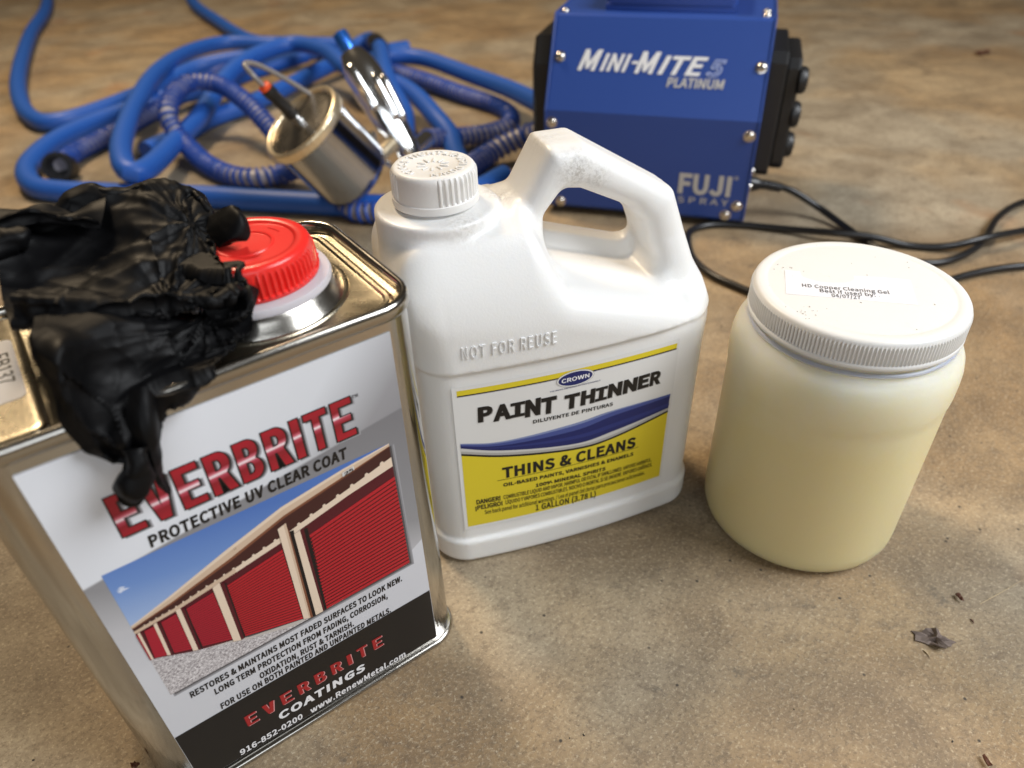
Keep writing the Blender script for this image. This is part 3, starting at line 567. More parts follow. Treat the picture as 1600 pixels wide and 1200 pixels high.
# ------------------------------------------------------------------ implicit surfaces -> mesh (naive surface nets)
def surface_nets(F, org, h):
    nx, ny, nz = F.shape; S_ = F < 0
    c = np.zeros((nx-1, ny-1, nz-1), np.int8)
    for i in (0, 1):
        for j in (0, 1):
            for k in (0, 1): c += S_[i:nx-1+i, j:ny-1+j, k:nz-1+k]
    act = (c > 0) & (c < 8); idx = -np.ones(act.shape, np.int64); cells = np.argwhere(act); idx[act] = np.arange(len(cells))
    P = np.zeros((len(cells), 3)); n = np.zeros(len(cells)); ci, cj, ck = cells.T
    for ax in range(3):
        for a in (0, 1):
            for b in (0, 1):
                o0 = [0, 0, 0]; o = [x for x in range(3) if x != ax]; o0[o[0]] = a; o0[o[1]] = b; o1 = list(o0); o1[ax] = 1
                f0 = F[ci+o0[0], cj+o0[1], ck+o0[2]]; f1 = F[ci+o1[0], cj+o1[1], ck+o1[2]]; cr = (f0 < 0) != (f1 < 0)
                t = np.where(cr, f0/np.where(cr, f0-f1, 1), 0); p = np.zeros((len(cells), 3)); p[:] = o0; p[:, ax] = t; P[cr] += p[cr]; n += cr
    P = (P/n[:, None]+cells)*h+np.array(org); faces = []
    for ax in range(3):
        o = [x for x in range(3) if x != ax]; sl0 = [slice(None)]*3; sl1 = [slice(None)]*3; sl0[ax] = slice(0, -1); sl1[ax] = slice(1, None)
        cr = S_[tuple(sl0)] != S_[tuple(sl1)]; e = np.argwhere(cr); ok = (e[:, o[0]] > 0) & (e[:, o[1]] > 0) & (e[:, o[0]] < F.shape[o[0]]-1) & (e[:, o[1]] < F.shape[o[1]]-1); e = e[ok]
        q = []
        for da, db in ((-1, -1), (0, -1), (0, 0), (-1, 0)):
            m = e.copy(); m[:, o[0]] += da; m[:, o[1]] += db; q.append(idx[m[:, 0], m[:, 1], m[:, 2]])
        q = np.stack(q, 1); inside = S_[e[:, 0], e[:, 1], e[:, 2]]; flip = inside if ax != 1 else ~inside
        q = np.where(flip[:, None], q, q[:, ::-1]); faces.append(q)
    return P, np.vstack(faces)
def np_mesh(name, V, Fq, m, parent, smooth=True):
    me = bpy.data.meshes.new(name); me.vertices.add(len(V)); me.vertices.foreach_set('co', np.asarray(V, np.float32).ravel())
    me.loops.add(len(Fq)*4); me.loops.foreach_set('vertex_index', np.asarray(Fq, np.int32).ravel()); me.polygons.add(len(Fq))
    me.polygons.foreach_set('loop_start', np.arange(0, len(Fq)*4, 4, dtype=np.int32)); me.polygons.foreach_set('use_smooth', np.ones(len(Fq), bool))
    me.update(calc_edges=True); me.validate(); me.materials.append(m); return link_obj(name, me, parent)
def relax(V, Fq, it=2, lam=.5):
    a = np.vstack([Fq[:, [0, 1]], Fq[:, [1, 2]], Fq[:, [2, 3]], Fq[:, [3, 0]]])
    for k in range(it):
        for l in (lam, -lam*1.03):
            s = np.zeros_like(V); c = np.zeros(len(V)); 
            for x in range(3): s[:, x] = np.bincount(a[:, 0], V[a[:, 1], x], len(V))+np.bincount(a[:, 1], V[a[:, 0], x], len(V))
            c = np.bincount(a[:, 0], minlength=len(V))+np.bincount(a[:, 1], minlength=len(V)); V = V+l*(s/c[:, None]-V)
    return V
smin = lambda a, b, k: np.minimum(a, b)-np.maximum(k-np.abs(a-b), 0)**2/(4*k)
smax = lambda a, b, k: np.maximum(a, b)+np.maximum(k-np.abs(a-b), 0)**2/(4*k)
sstep = lambda x, a, b: (lambda t: t*t*(3-2*t))(np.clip((x-a)/(b-a), 0, 1))

# ------------------------------------------------------------------ white paint thinner jug
JY = R(18.0); jug = thing('jug', 'white plastic jug with integral handle and a yellow and blue paint thinner label', 'jug', (.0246, .4007, 0), JY)
HWX, HWY, BUL = .0972, .0515, .0070
def y_front(x, inset=0): return -(HWY+BUL*max(0, 1-(x/HWX)**2))+inset
def poly_sd(px, pz, poly):
    d = np.full(px.shape, 1e9); s = np.ones(px.shape); n = len(poly)
    for i in range(n):
        ax, az = poly[i]; bx, bz = poly[i-1]; ex, ez = bx-ax, bz-az; wx, wz = px-ax, pz-az
        t = np.clip((wx*ex+wz*ez)/(ex*ex+ez*ez), 0, 1); d = np.minimum(d, (wx-ex*t)**2+(wz-ez*t)**2)
        c1 = pz >= az; c2 = pz < bz; c3 = ex*wz > ez*wx
        s = np.where((c1 & c2 & c3) | (~c1 & ~c2 & ~c3), -s, s)
    return s*np.sqrt(d)
def build_jug():
    h = .00135; org = (-.106, -.0655, -.004); nx, ny, nz = 158, 98, 206
    x = (org[0]+h*np.arange(nx))[:, None, None]; y = (org[1]+h*np.arange(ny))[None, :, None]; z = (org[2]+h*np.arange(nz))[None, None, :]
    ye = y*HWY/(HWY+BUL*np.clip(1-(x/HWX)**2, 0, 1))
    rad = .022; qx = np.abs(x)-HWX+rad; qy = np.abs(ye)-HWY+rad
    fp = np.sqrt(np.maximum(qx, 0)**2+np.maximum(qy, 0)**2)+np.minimum(np.maximum(qx, qy), 0)-rad
    # side profile: foot band, recessed label zone, parting groove, upper body
    ins = .0026*sstep(z, .0205, .0235)-.0021*sstep(z, .1590, .1604)+.0011*np.exp(-((z-.1606)/.0008)**2)
    ins = ins+.0045*np.clip((.0055-z)/.0055, 0, 1)**2
    # the end faces lean in a little above the seam on the cap side, out on the handle side
    left = 1-sstep(x, -.030, .004)
    ins = ins-.0045*sstep(z, .165, .200)*np.clip((-x-.078)/.016, 0, 1)*(1-sstep(z, .205, .232))
    wall = fp+ins
    # top: high platform on the cap side, sloping saddle under the handle
    front = .1950-.335*np.clip(x, -.03, .074)+.05*np.clip(y+.05, 0, .07)+.0095*sstep(y, .006, .014)-.30*np.clip(y-.024, 0, 1)
    plat = .2352-.16*np.clip(np.abs(y)-.018, 0, 1)-1.6*np.clip(np.abs(y)-.034, 0, 1)**1.35*3
    H = front+(plat-front)*(1-sstep(x, -.0270, -.0030))
    body = smax(wall, (z-H)*.86, .018); body = smax(body, -z, .003)
    # handle: prism with a hole, rounded
    X2, Z2 = np.meshgrid(org[0]+h*np.arange(nx), org[2]+h*np.arange(nz), indexing='ij')
    out = poly_sd(X2, Z2, [(-.034, .170), (-.030, .214), (-.0180, .2375), (-.0030, .2635), (.0140, .2635), (.0710, .2285), (.0805, .204), (.0910, .173), (.0910, .150), (-.03, .150)])-.0044
    hole = poly_sd(X2, Z2, [(-.0015, .150), (-.0015, .2275), (.0055, .2360), (.0120, .2350), (.0405, .2205), (.0490, .2105), (.0570, .190), (.063, .150)])-.0065
    ring = smax(out, -hole, .008)[:, None, :]
    wid = .0222+.010*np.clip((.205-z)/.05, 0, 1)+0*x
    handle = smax(ring, np.abs(y)-wid, .014)
    F = smin(body, handle, .014)
    rr = np.sqrt((x+.066)**2+y**2)
    F = smin(F, smax(rr-.0345, z-.2412, .0025), .0035); F = smin(F, smax(rr-.0195, z-.254, .002), .003)
    # parting line along the mid plane, on cap side and handle
    F = F-.00035*np.exp(-(y/.0007)**2)*(z > .165)
    V, Q_ = surface_nets(F.astype(np.float64), org, h); V = relax(V, Q_, 3, .55)
    return np_mesh('bottle', V, Q_, M_hdpe, jug)
bottle = build_jug()
# closure with partly ribbed skirt
JC = (-.066, 0.0)
def jr(a, z): return np.where((z > .2477) & (z < .2604) & (np.mod(a+R(100), TAU/2) < TAU*.33), .00065*np.clip(np.sin(a*44)*2.4, -1, 1), 0)
mb = MB(); lathe(mb, [(.0200, .2430), (.0236, .2432), (.0239, .2444), (.0237, .2472), (.0230, .2476), (.0229, .2492), (.0228, .2582), (.0227, .2600), (.0222, .2618), (.0212, .2628), (.0196, .2630), (.0182, .2628), (.0172, .2625), (.0095, .2625), (.0088, .2622), (.0040, .2620)], M_capw, 320, JC, jr)
jcap = mb.build('screw_cap', jug, angle=40)
def on_cap(rad, ang0): 
    def fn(u, z, lift=0):
        a = ang0-u/rad; r_ = rad+z; return (JC[0]+r_*math.cos(a), JC[1]+r_*math.sin(a), .2629+lift)
    return fn
for body, r_, a0, ln in (('CLOSE TIGHTLY', .0142, R(215), .046), ('PUSH DOWN', .0142, R(30), .034)):
    raised_text('raised_lettering', body, M_capw, on_cap(r_, a0), (0, ln, 0, .0042), jcap, -.0006, .0004, .02, 1.15)
mb = MB()
for k in range(10):
    a = TAU*k/10; box(mb, (JC[0]+.0065*math.cos(a), JC[1]+.0065*math.sin(a), .2625), (.0045, .0012, .0008), M_capw, .0002, Matrix.Rotation(a, 3, 'Z'))
mb.build('turn_arrows', jcap)
# moulded words on the upper front
def on_up(x, z, lift=0): return (x, y_front(x, .0005)-lift, z)
raised_text('moulded_lettering', 'NOT FOR REUSE', M_hdpe, on_up, (-.0718, -.0173, .1722, .1800), jug, -.0012, .0007, .004, 1.25)
# paper label wrapped on the bowed front
def on_jug(x, z, lift=0): return (x, y_front(x, .0026)-.0001-lift, z)
K_ylw = ink('label_yellow_ink', (.72, .58, .03), .33); K_lw = ink('label_white_paper', (.74, .735, .72), .36); K_nv = ink('label_navy_ink', (.014, .021, .125), .33); K_mid = ink('label_mid_blue_ink', (.06, .085, .28), .33); K_lt = ink('label_light_blue_ink', (.22, .27, .48), .33); K_sil = ink('label_silver_ink', (.42, .41, .39), .33); K_gsh = ink('label_grey_shadow_ink', (.36, .35, .34), .33)
def strip(mb, tops, bots, m, lift, n=40):
    """band between two curves of (x, z) knots, smooth in x"""
    xa = np.linspace(tops[0][0], tops[-1][0], n); t = np.interp(xa, *zip(*tops)) if len(tops) < 3 else spl(tops, xa); b = np.interp(xa, *zip(*bots)) if len(bots) < 3 else spl(bots, xa)
    V = [on_jug(x, z, lift) for x, z in zip(xa, b)]+[on_jug(x, max(z, zb), lift) for x, z, zb in zip(xa, t, b)]
    mb.add(V, [(i, i+1, n+i+1, n+i) for i in range(n-1)], m)
def spl(K, xa):
    C = catmull([(a, b, 0) for a, b in K], 12); return np.interp(xa, C[:, 0], C[:, 1])
xl, xr = -.0790, .0668
mb = MB(); mb.flat = True; strip(mb, [(xl, .1520), (xr, .1512)], [(xl-.001, .0325), (xr-.0015, .0318)], K_lw, .00008)
lab = mb.build('label', jug, False); PL = MB(); PL.flat = True
strip(PL, [(-.0762, .1494), (.0652, .1482)], [(-.0762, .1458), (.0652, .1446)], K_ylw, .00016); strip(PL, [(-.0762, .1458), (.0652, .1446)], [(-.0762, .1451), (.0652, .1438)], K_blk, .00016); strip(PL, [(-.0762, .1451), (.0652, .1438)], [(-.0762, .1446), (.0652, .1433)], K_gsh, .00014)
blk = [(-.0768, .1009), (-.048, .0929), (-.0026, .0855), (.0222, .0861), (.0648, .0945)]
lo = lambda K, d: [(a, b-d) for a, b in K]
strip(PL, lo(blk, .0004), [(-.0780, .0353), (.0634, .0342)], K_ylw, .00016)
strip(PL, lo(blk, -.0002), lo(blk, .0014), K_blk, .00020); strip(PL, lo(blk, -.0030), lo(blk, -.0002), K_sil, .00017); strip(PL, lo(blk, -.0050), lo(blk, -.0022), ink('label_pale_silver_ink', (.60, .595, .58)), .00019)
b0 = [(-.0768, .1056), (-.0510, .0977), (-.0027, .0893), (.0237, .0914), (.0650, .0968)]; b1 = [(-.0768, .1094), (-.0510, .1052), (-.0032, .1068), (.0218, .1092), (.0648, .1086)]
btw = lambda t, e=0: [(a[0], a[1]+(b[1]-a[1])*np.clip(t+e*(i-2), 0, 1)) for i, (a, b) in enumerate(zip(b0, b1))]
strip(PL, b1, b0, K_nv, .00022); strip(PL, btw(1), btw(.66, .09), K_lt, .00024); strip(PL, btw(.90, .04), btw(.66, .09), K_mid, .00026); strip(PL, btw(.62, .10), btw(.52, .10), K_nv, .00028); strip(PL, btw(.40, -.02), btw(.24, -.05), ink('label_dark_blue_ink', (.024, .036, .18), .33), .00026)
el = lambda cx, cz, rx, rz: [(cx+rx*math.cos(a), cz+rz*math.sin(a)) for a in np.linspace(0, TAU, 40, endpoint=False)]
for rx, rz, m_, lf in ((.0122, .0059, K_gsh, .00029), (.0119, .0056, K_lw, .00032), (.0110, .0048, K_nv, .00036)):
    PL.add([on_jug(x, z, lf) for x, z in el(-.0042-(.0000), .1424, rx, rz)], [tuple(range(40))], m_)
PL.build('printed_bands', lab, False)
text_obj('lettering', 'CROWN', K_white, on_jug, .00042, (-.0132, .0048, .1409, .1437), lab, .03, 1.05)
text_obj('lettering', 'THE BRAND PREFERRED BY PROFESSIONALS', K_nv, on_jug, .0003, (-.0205, .0123, .1358, .1367), lab, .015)
mb = MB(); mb.flat = True; mb.add([on_jug(x, z, .0003) for x, z in el(.0086, .1446, .0006, .0006)], [tuple(range(40))], K_nv); mb.build('registered_dot', lab, False)
T_ = MB(); T_.flat = True
def ibeam(x0, x1, z0, z1): 
    w_ = (x1-x0); a, b = x0+w_*.31, x1-w_*.31; t_ = (z1-z0)*.20; return [[(x0, z0), (x1, z0), (x1, z0+t_), (b, z0+t_), (b, z1-t_), (x1, z1-t_), (x1, z1), (x0, z1), (x0, z1-t_), (a, z1-t_), (a, z0+t_), (x0, z0+t_)]]
for ch, a, b, c, d in (('P', -.0652, -.0563, .1236, .1352), ('A', -.0560, -.0449, .1222, .1345), ('I', -.0454, -.0365, .1224, .1336), ('N', -.0364, -.0267, .1206, .1338), ('T', -.0264, -.0166, .1198, .1326), ('T', -.0114, -.0014, .1196, .1310), ('H', -.0004, .0090, .1199, .1312), ('I', .0093, .0173, .1201, .1306), ('N', .0179, .0275, .1203, .1312), ('N', .0285, .0383, .1203, .1312), ('E', .0390, .0470, .1205, .1312), ('R', .0476, .0557, .1204, .1312)):
    VF = poly_tris(ibeam(a, b, c, d)) if ch == 'I' else glyph_mesh(ch, .058)
    V, F = VF; mn, mx = V.min(0), V.max(0); W_ = np.c_[a+(V[:, 0]-mn[0])/(mx[0]-mn[0])*(b-a), c+(V[:, 1]-mn[1])/(mx[1]-mn[1])*(d-c)]; W_[:, 0] += (W_[:, 1]-c)*.04
    T_.add([on_jug(x+.0005, z-.0005, .00024) for x, z in W_], F, K_gsh); T_.add([on_jug(x, z, .00032) for x, z in W_], F, K_blk)
T_.build('title_lettering', lab, False)
for body, bx, of, sl, sp in (('DILUYENTE DE PINTURAS', (-.0312, .0222, .1146, .1172), .03, -.022, 1.05), ('THINS & CLEANS', (-.0520, .0418, .0742, .0826), .046, -.030, 1.08), ('OIL-BASED PAINTS, VARNISHES & ENAMELS', (-.0517, .0409, .0664, .0692), .045, -.028, 1.05), ('100% MINERAL SPIRITS', (-.0300, .0202, .0594, .0622), .045, -.028, 1.05),
    ('DANGER!', (-.0700, -.0540, .0551, .0589), .04, -.025, 1.0), ('COMBUSTIBLE LIQUID AND VAPOR. HARMFUL OR FATAL IF SWALLOWED. VAPORS HARMFUL.', (-.0520, .0564, .0549, .0583), .02, -.026, 1.0), ('\u00a1PELIGRO!', (-.0710, -.0528, .0500, .0537), .04, -.025, 1.0), ('L\u00cdQUIDO Y VAPORES COMBUSTIBLES. NOCIVO O MORTAL SI SE INGIERE. VAPORES DA\u00d1INOS.', (-.0508, .0574, .0498, .0532), .02, -.026, 1.0),
    ('See back panel for additional warnings. / Lea el panel del dorso para precauciones adicionales.', (-.0651, .0518, .0444, .0480), .014, -.026, 1.0), ('1 GALLON (3.78 L)', (-.0302, .0139, 0.0334, .0385), .03, -.05, 1.08)):
    if body.startswith('1 G'): bx = (-.0302, .0139, .0372, .0423)
    text_obj('lettering', body, K_blk, on_jug, .00034, bx, lab, of, sp, 0, sl)
mb = MB(); mb.flat = True; strip(mb, [(-.0555, .0728), (.0441, .0703)], [(-.0555, .0724), (.0441, .0699)], K_blk, .0003); mb.build('rule', lab, False)

# ------------------------------------------------------------------ frosted jar of gel
JX, JYY = .2048, .368; jar = thing('jar', 'round frosted jar of pale yellow gel with white ribbed lid, beside the jug', 'jar', (JX, JYY, 0), R(-13))
RB = .0664
mb = MB(); lathe(mb, [(.040, .0035), (.050, .0006), (.0560, .0004), (.0605, .0016), (.0636, .0048), (.0652, .0095), (.0656, .016), (.0656, .120), (.0657, .126), (.0663, .129), (.0666, .133), (.0666, .142), (.0662, .148), (.0650, .1535), (.0630, .1575), (.0606, .1602), (.0590, .1618), (.0582, .1634), (.0580, .172)], M_gel, 128); mb.build('jar_body', jar, angle=60)
mb = MB(); lathe(mb, [(.0578, .1628), (.0596, .1626), (.0600, .1634), (.0592, .1646), (.0578, .1652)], M_gel, 96, (0, 0), None, False, False); mb.build('neck_bead', jar, angle=60)
NR = 176
def lr(a, z): return np.where((z > .1716) & (z < .1822), .00062*np.clip(np.sin(a*NR)*1.8, -1, 1), 0)
mb = MB(); lathe(mb, [(.0570, .1684), (.0603, .1682), (.0606, .1690), (.0605, .1704), (.0600, .1712), (.0598, .1718), (.0597, .1815), (.0597, .1824), (.0594, .1838), (.0586, .1850), (.0574, .1857), (.0558, .1860), (.0522, .1860), (.0516, .1857), (.0510, .1858), (.020, .1859)], M_lidw, NR*6, (0, 0), lr); lid = mb.build('lid', jar, angle=40)
def on_lid(x, y, lift=0): return (x, y, .18590+lift+.0004*math.sin(x*90)*math.exp(-((y-.011)/.006)**2))
mb = MB(); mb.flat = True; nxs, nys = 24, 8
gx = np.linspace(-.0425, .0280, nxs); gy = np.linspace(-.0165, .0122, nys)
mb.add([on_lid(x+(y+.0165)*.06, y-.0012*(x/.07), .00005) for y in gy for x in gx], [(j*nxs+i, j*nxs+i+1, (j+1)*nxs+i+1, (j+1)*nxs+i) for j in range(nys-1) for i in range(nxs-1)], M_paper); stk = mb.build('sticker', lid, angle=60)
for body, a, b, y0 in (('HD Copper Cleaning Gel', -.0325, .0150, -.0062), ('Best if used by:', -.0232, .0068, -.0109), ('04/07/27', -.0173, -.0018, -.0154)):
    mb = MB(); mb.flat = True; put(mb, glyph_mesh(body, .008, 1.05), ink('sticker_grey_ink', (.09, .085, .085), .5), on_lid, .00022, (a, b, y0, y0+.0036), -.02); mb.build('lettering', lid, False)
# flecks of dirt on lid
mb = MB(); 
for k in range(38):
    a, r_ = rng.uniform(0, TAU), .054*math.sqrt(rng.uniform(.02, 1)); x, y = r_*math.cos(a), r_*math.sin(a)
    if k < 16: x, y = -.030+rng.normal(0, .009), -.036+rng.normal(0, .006)
    elif k < 24: x, y = -.036+rng.normal(0, .008), .018+rng.normal(0, .006)
    if x*x+y*y > .0030: continue
    s_ = rng.uniform(.00015, .00042); box(mb, (x, y, .18605), (s_*rng.uniform(1, 3), s_, .0002), M_fleck, 0, Matrix.Rotation(rng.uniform(0, 3), 3, 'Z'))
fk = mb.build('dirt_flecks', lid, False); fk['kind'] = 'stuff'

# ------------------------------------------------------------------ blue spray turbine
TA = R(-17.1); tur = thing('spray_turbine', 'blue sheet metal spray turbine with black end covers behind the white jug', 'turbine', (.068, .8935, 0), TA)
U0, U1 = -.016, .2306; ZC, ZT, VT, DB = .132, .2285, .050, .205
side = [(.003, .010), (0, .014), (0, ZC), (VT, ZT-.002), (VT+.004, ZT), (DB-.004, ZT), (DB, ZT-.004), (DB, .010)]
mb = MB(); b_ = .0016
def prism(mb, prof, u0, u1, m, inset=.0012):
    cx = sum(p[0] for p in prof)/len(prof); cz = sum(p[1] for p in prof)/len(prof); sc_ = lambda p, k: (cx+(p[0]-cx)*k, cz+(p[1]-cz)*k)
    rings = [[(u, *sc_(p, k)) for p in prof] for u, k in ((u0, 1-inset/.1), (u0+inset, 1), (u1-inset, 1), (u1, 1-inset/.1))]; rings_mesh(mb, rings, m)
prism(mb, side, U0, U1, M_navy); mb.build('housing', tur, angle=20)
for ua, ub in ((U0-.0022, U0+.0002), (U1-.0002, U1+.0022)):
    mb = MB(); prism(mb, [(v-.0012 if v < .1 else v+.0012, z+(.0012 if z > .2 else 0)) for v, z in side], ua, ub, M_navy, .0006); mb.build('side_panel', tur, angle=20)
mb = MB(); box(mb, (.5*(U0+U1)+.006, .120, ZT+.016), (.150, .095, .032), M_navy, .006); box(mb, (.5*(U0+U1)+.006, .0735, ZT+.004), (.150, .002, .008), M_navy, .0005); mb.build('top_box', tur)
for u in (.03, .195):
    for v in (.03, .18): mb = MB(); lathe(mb, [(.009, .0002), (.010, .002), (.010, .0105)], M_black, 20, (u, v)); mb.build('foot', tur)
mb = MB(); prism(mb, [(.045, .055), (.040, .062), (.040, .185), (.050, .196), (.165, .196), (.172, .188), (.172, .060), (.166, .055)], U1+.0020, U1+.022, M_black, .002); prism(mb, [(.052, .062), (.048, .070), (.048, .178), (.058, .188), (.158, .188), (.164, .180), (.164, .070), (.158, .062)], U1+.0215, U1+.038, M_black, .003); fc = mb.build('filter_cover', tur, angle=25)
for v, z in ((.055, .165), (.060, .125), (.064, .088)):
    mb = MB(); lathe(mb, [(.0150, 0), (.0150, .005), (.0125, .0085), (.005, .0100)], M_black, 24); xf(mb, frame_mat((U1+.0375, v, z), (1, 0, 0))); mb.build('knob', fc, angle=40)
mb = MB(); prism(mb, [(.040, .050), (.034, .058), (.034, .175), (.050, .205), (.160, .205), (.168, .190), (.168, .058), (.160, .050)], U0-.026, U0-.0020, M_black, .004); mb.build('intake_cover', tur, angle=25)
sl = Vector((0, VT, ZT-ZC)).normalized(); nrm_up = Vector((0, -sl.z, sl.y)); P_up = lambda u, s, l=0: tuple(Vector((u, 0, ZC))+sl*s+nrm_up*l)
def on_up_panel(u, s, lift=0): return P_up(u, s, .0002+lift)
def on_low_panel(u, z, lift=0): return (u, -.0002-lift, z)
def screw(pos, nrm, r_=.0052):
    mb = MB(); lathe(mb, [(r_*1.25, 0), (r_*1.25, .0006), (r_, .0008), (r_*.96, .0018), (r_*.78, .0028), (r_*.52, .0034), (r_*.48, .0026)], M_zinc, 24); xf(mb, frame_mat(pos, nrm)); mb.build('screw', tur, angle=50)
for u, s in ((-.006, .061), (.2241, .058)): screw(P_up(u, s), nrm_up)
for u, z in ((-.0090, .1175), (.2230, .1157), (.0033, .0178), (.2220, .0309), (.2103, .0181)): screw((u, 0, z), (0, -1, 0))
for u, v in ((-.008, .062), (.222, .066), (.222, .086)): screw((u, v, ZT), (0, 0, 1), .0046)
for z in (.0711, .052): screw((U1+.0022, .012, z), (1, 0, 0), .0042)
K_tw = ink('turbine_white_print', (.74, .75, .77), .4); K_ts = ink('turbine_silver_print', (.50, .49, .47), .4); K_to = ink('turbine_outline_print', (.45, .52, .75), .4)
mb = MB(); mb.flat = True; sh = .28
for body, bx in (('M', (.0163, .0450, .0476, .0690)), ('INI', (.0428, .0790, .0476, .0655)), ('-', (.0795, .0860, .0476, .0655)), ('M', (.0835, .1125, .0470, .0690)), ('ITE', (.1100, .1660, .0468, .0655))):
    V, F = glyph_mesh(body, .035, 1.05, .35); u0_, u1_, s0, s1 = bx; mn, mx = V.min(0), V.max(0)
    if body == '-': mb.add([on_up_panel(u, s, .0002) for u, s in ((.0795, .0560), (.0865, .0560), (.0875, .0592), (.0805, .0592))], [(0, 1, 2, 3)], K_tw); continue
    mb.add([on_up_panel(u0_+(x-mn[0])/(mx[0]-mn[0])*(u1_-u0_), s0+(y/.685)*(s1-s0), .0002) for x, y in V], F, K_tw)
V, F = glyph_mesh('5', .045, 1, .35); V2, F2 = glyph_mesh('5', .0, 1, .35); mn, mx = V.min(0), V.max(0)
for VV, FF, m_, lf in ((V, F, K_to, .0002), (V2, F2, M_navy, .0004)): mb.add([on_up_panel(.1645+(x-mn[0])/(mx[0]-mn[0])*.0215, .0466+y/.685*.0165, lf) for x, y in VV], FF, m_)
mb.build('logo_lettering', tur, False)
text_obj('lettering', 'PLATINUM', K_ts, on_up_panel, .0002, (.1225, .1871, .0330, .0428), tur, .03, 1.0, .15)
text_obj('lettering', 'FUJI', K_ts, on_low_panel, .0002, (.1500, .2120, .0430, .0655), tur, .045, 1.05)
text_obj('lettering', 'SPRAY', K_ts, on_low_panel, .0002, (.1510, .2115, .0300, .0375), tur, .012, 1.5)
mb = MB(); mb.flat = True; q = [(.2165+.0022*math.cos(a), .0655+.0022*math.sin(a)) for a in np.linspace(0, TAU, 16, endpoint=False)]; q2 = [(.2165+.0013*math.cos(a), .0655+.0013*math.sin(a)) for a in np.linspace(0, TAU, 16, endpoint=False)]
mb.add([on_low_panel(*p, .0002) for p in q+q2], [(i, (i+1) % 16, 16+(i+1) % 16, 16+i) for i in range(16)], K_ts); mb.build('registered_mark', tur, False)

# ------------------------------------------------------------------ black power cord
CORD = [(.302, .857, .047), (.324, .855, .045), (.355, .861, .035), (.392, .849, .015), (.413, .814, .0055), (.427, .764, .0042), (.451, .726, .0042), (.489, .721, .0042), (.545, .754, .006), (.605, .824, .006), (.664, .869, .005), (.746, .896, .0042), (.784, .854, .0042), (.69, .807, .0042), (.606, .775, .012), (.55, .755, .0145), (.507, .752, .007), (.468, .762, .0042), (.427, .774, .011), (.386, .786, .012), (.341, .812, .006), (.292, .831, .0042), (.253, .834, .0042), (.228, .821, .0042), (.217, .796, .0042), (.213, .752, .0042), (.224, .712, .0042), (.245, .683, .0042), (.277, .653, .0042), (.332, .637, .0042), (.42, .657, .0042), (.489, .686, .0042), (.53, .699, .0042), (.569, .705, .0042), (.64, .706, .0042), (.9, .72, .0042)]
cord = thing('power_cord', 'black power cord looped across the floor behind the jar', 'cord', (.302, .857, 0))
off = np.array([.302, .857, 0]); C = resample(catmull(np.array(CORD)-off, 14), .004)
mb = MB(); tube(mb, C, .0042, M_cord, 14); mb.build('cable', cord)
mb = MB(); rr_ = [.0085, .0098, .0098, .0092, .0088, .0072]; C2 = resample(catmull(np.array([(.292, .8585, .0475), (.302, .857, .047), (.312, .856, .046)])-off, 10), .0042)
tube(mb, C2, np.interp(np.linspace(0, 1, len(C2)), np.linspace(0, 1, 6), rr_), M_cord, 18); plug = mb.build('plug', cord, angle=60)
mb = MB(); C3 = resample(catmull(np.array([(.312, .856, .046), (.324, .855, .045), (.340, .858, .040)])-off, 10), .0009); tube(mb, C3, .0056+.0012*(np.sin(np.arange(len(C3))*TAU/5) > 0)-.001*np.linspace(0, 1, len(C3)), M_cord, 16); mb.build('strain_relief', cord, angle=60)

# ------------------------------------------------------------------ blue air hoses
HR = .0150
def hose(name, label, pts, r_=HR, m=M_hose):
    P = np.array(pts); o0 = P[0]*(1, 1, 0); e = thing(name, label, 'hose', tuple(o0), 0, 'blue hoses lying in a tangle')
    C = resample(catmull(P-o0, 14), .008); mb = MB(); tube(mb, C, r_, m, 18); mb.build('hose_wall', e); return e, o0
LOOP = [(-1.95, 3.6, .016), (-1.402, 2.552, .016), (-1.196, 2.038, .016), (-1.025, 1.652, .016), (-.909, 1.435, .016), (-.826, 1.324, .016), (-.778, 1.308, .016), (-.74, 1.354, .016), (-.697, 1.44, .018), (-.663, 1.521, .022), (-.623, 1.6, .030), (-.55, 1.632, .036), (-.47, 1.66, .032), (-.415, 1.71, .024), (-.405, 1.78, .018), (-.45, 1.83, .016), (-.53, 1.84, .018), (-.605, 1.90, .018), (-.744, 2.124, .018), (-.912, 2.431, .018), (-1.124, 2.96, .02), (-1.4, 3.5, .02)]
hose('air_hose', 'smooth blue hose sweeping off the top left of the floor in a wide bend', LOOP)
FRONT = [(-.40, 1.60, .045), (-.50, 1.50, .036), (-.566, 1.415, .030), (-.63, 1.405, .022), (-.673, 1.365, .017), (-.714, 1.294, .0155), (-.734, 1.214, .0155), (-.731, 1.132, .0155), (-.71, 1.064, .0155), (-.669, 1.009, .0155), (-.618, .987, .0155), (-.54, .973, .0155), (-.466, .960, .0155), (-.403, .950, .0155), (-.34, .935, .0155), (-.268, .920, .0155), (-.197, .905, .0155), (-.12, .90, .0155), (-.05, .93, .0155), (.0, .99, .0155)]
hose('air_hose', 'smooth blue hose turning sharply at far left then running behind the glove and red cap', FRONT)
MID = [(-.36, 1.80, .02), (-.508, 1.784, .03), (-.618, 1.79, .034), (-.666, 1.686, .04), (-.661, 1.492, .048), (-.62, 1.285, .05), (-.571, 1.104, .05), (-.531, 1.003, .05), (-.506, .971, .045), (-.496, 1.006, .04), (-.503, 1.127, .035), (-.501, 1.245, .038), (-.499, 1.334, .052), (-.487, 1.424, .066), (-.456, 1.50, .074), (-.403, 1.547, .078), (-.33, 1.481, .078), (-.279, 1.388, .072), (-.229, 1.349, .062), (-.182, 1.326, .055), (-.144, 1.267, .05), (-.108, 1.186, .04), (-.084, 1.137, .028), (-.073, 1.083, .017), (-.06, 1.03, .0155)]
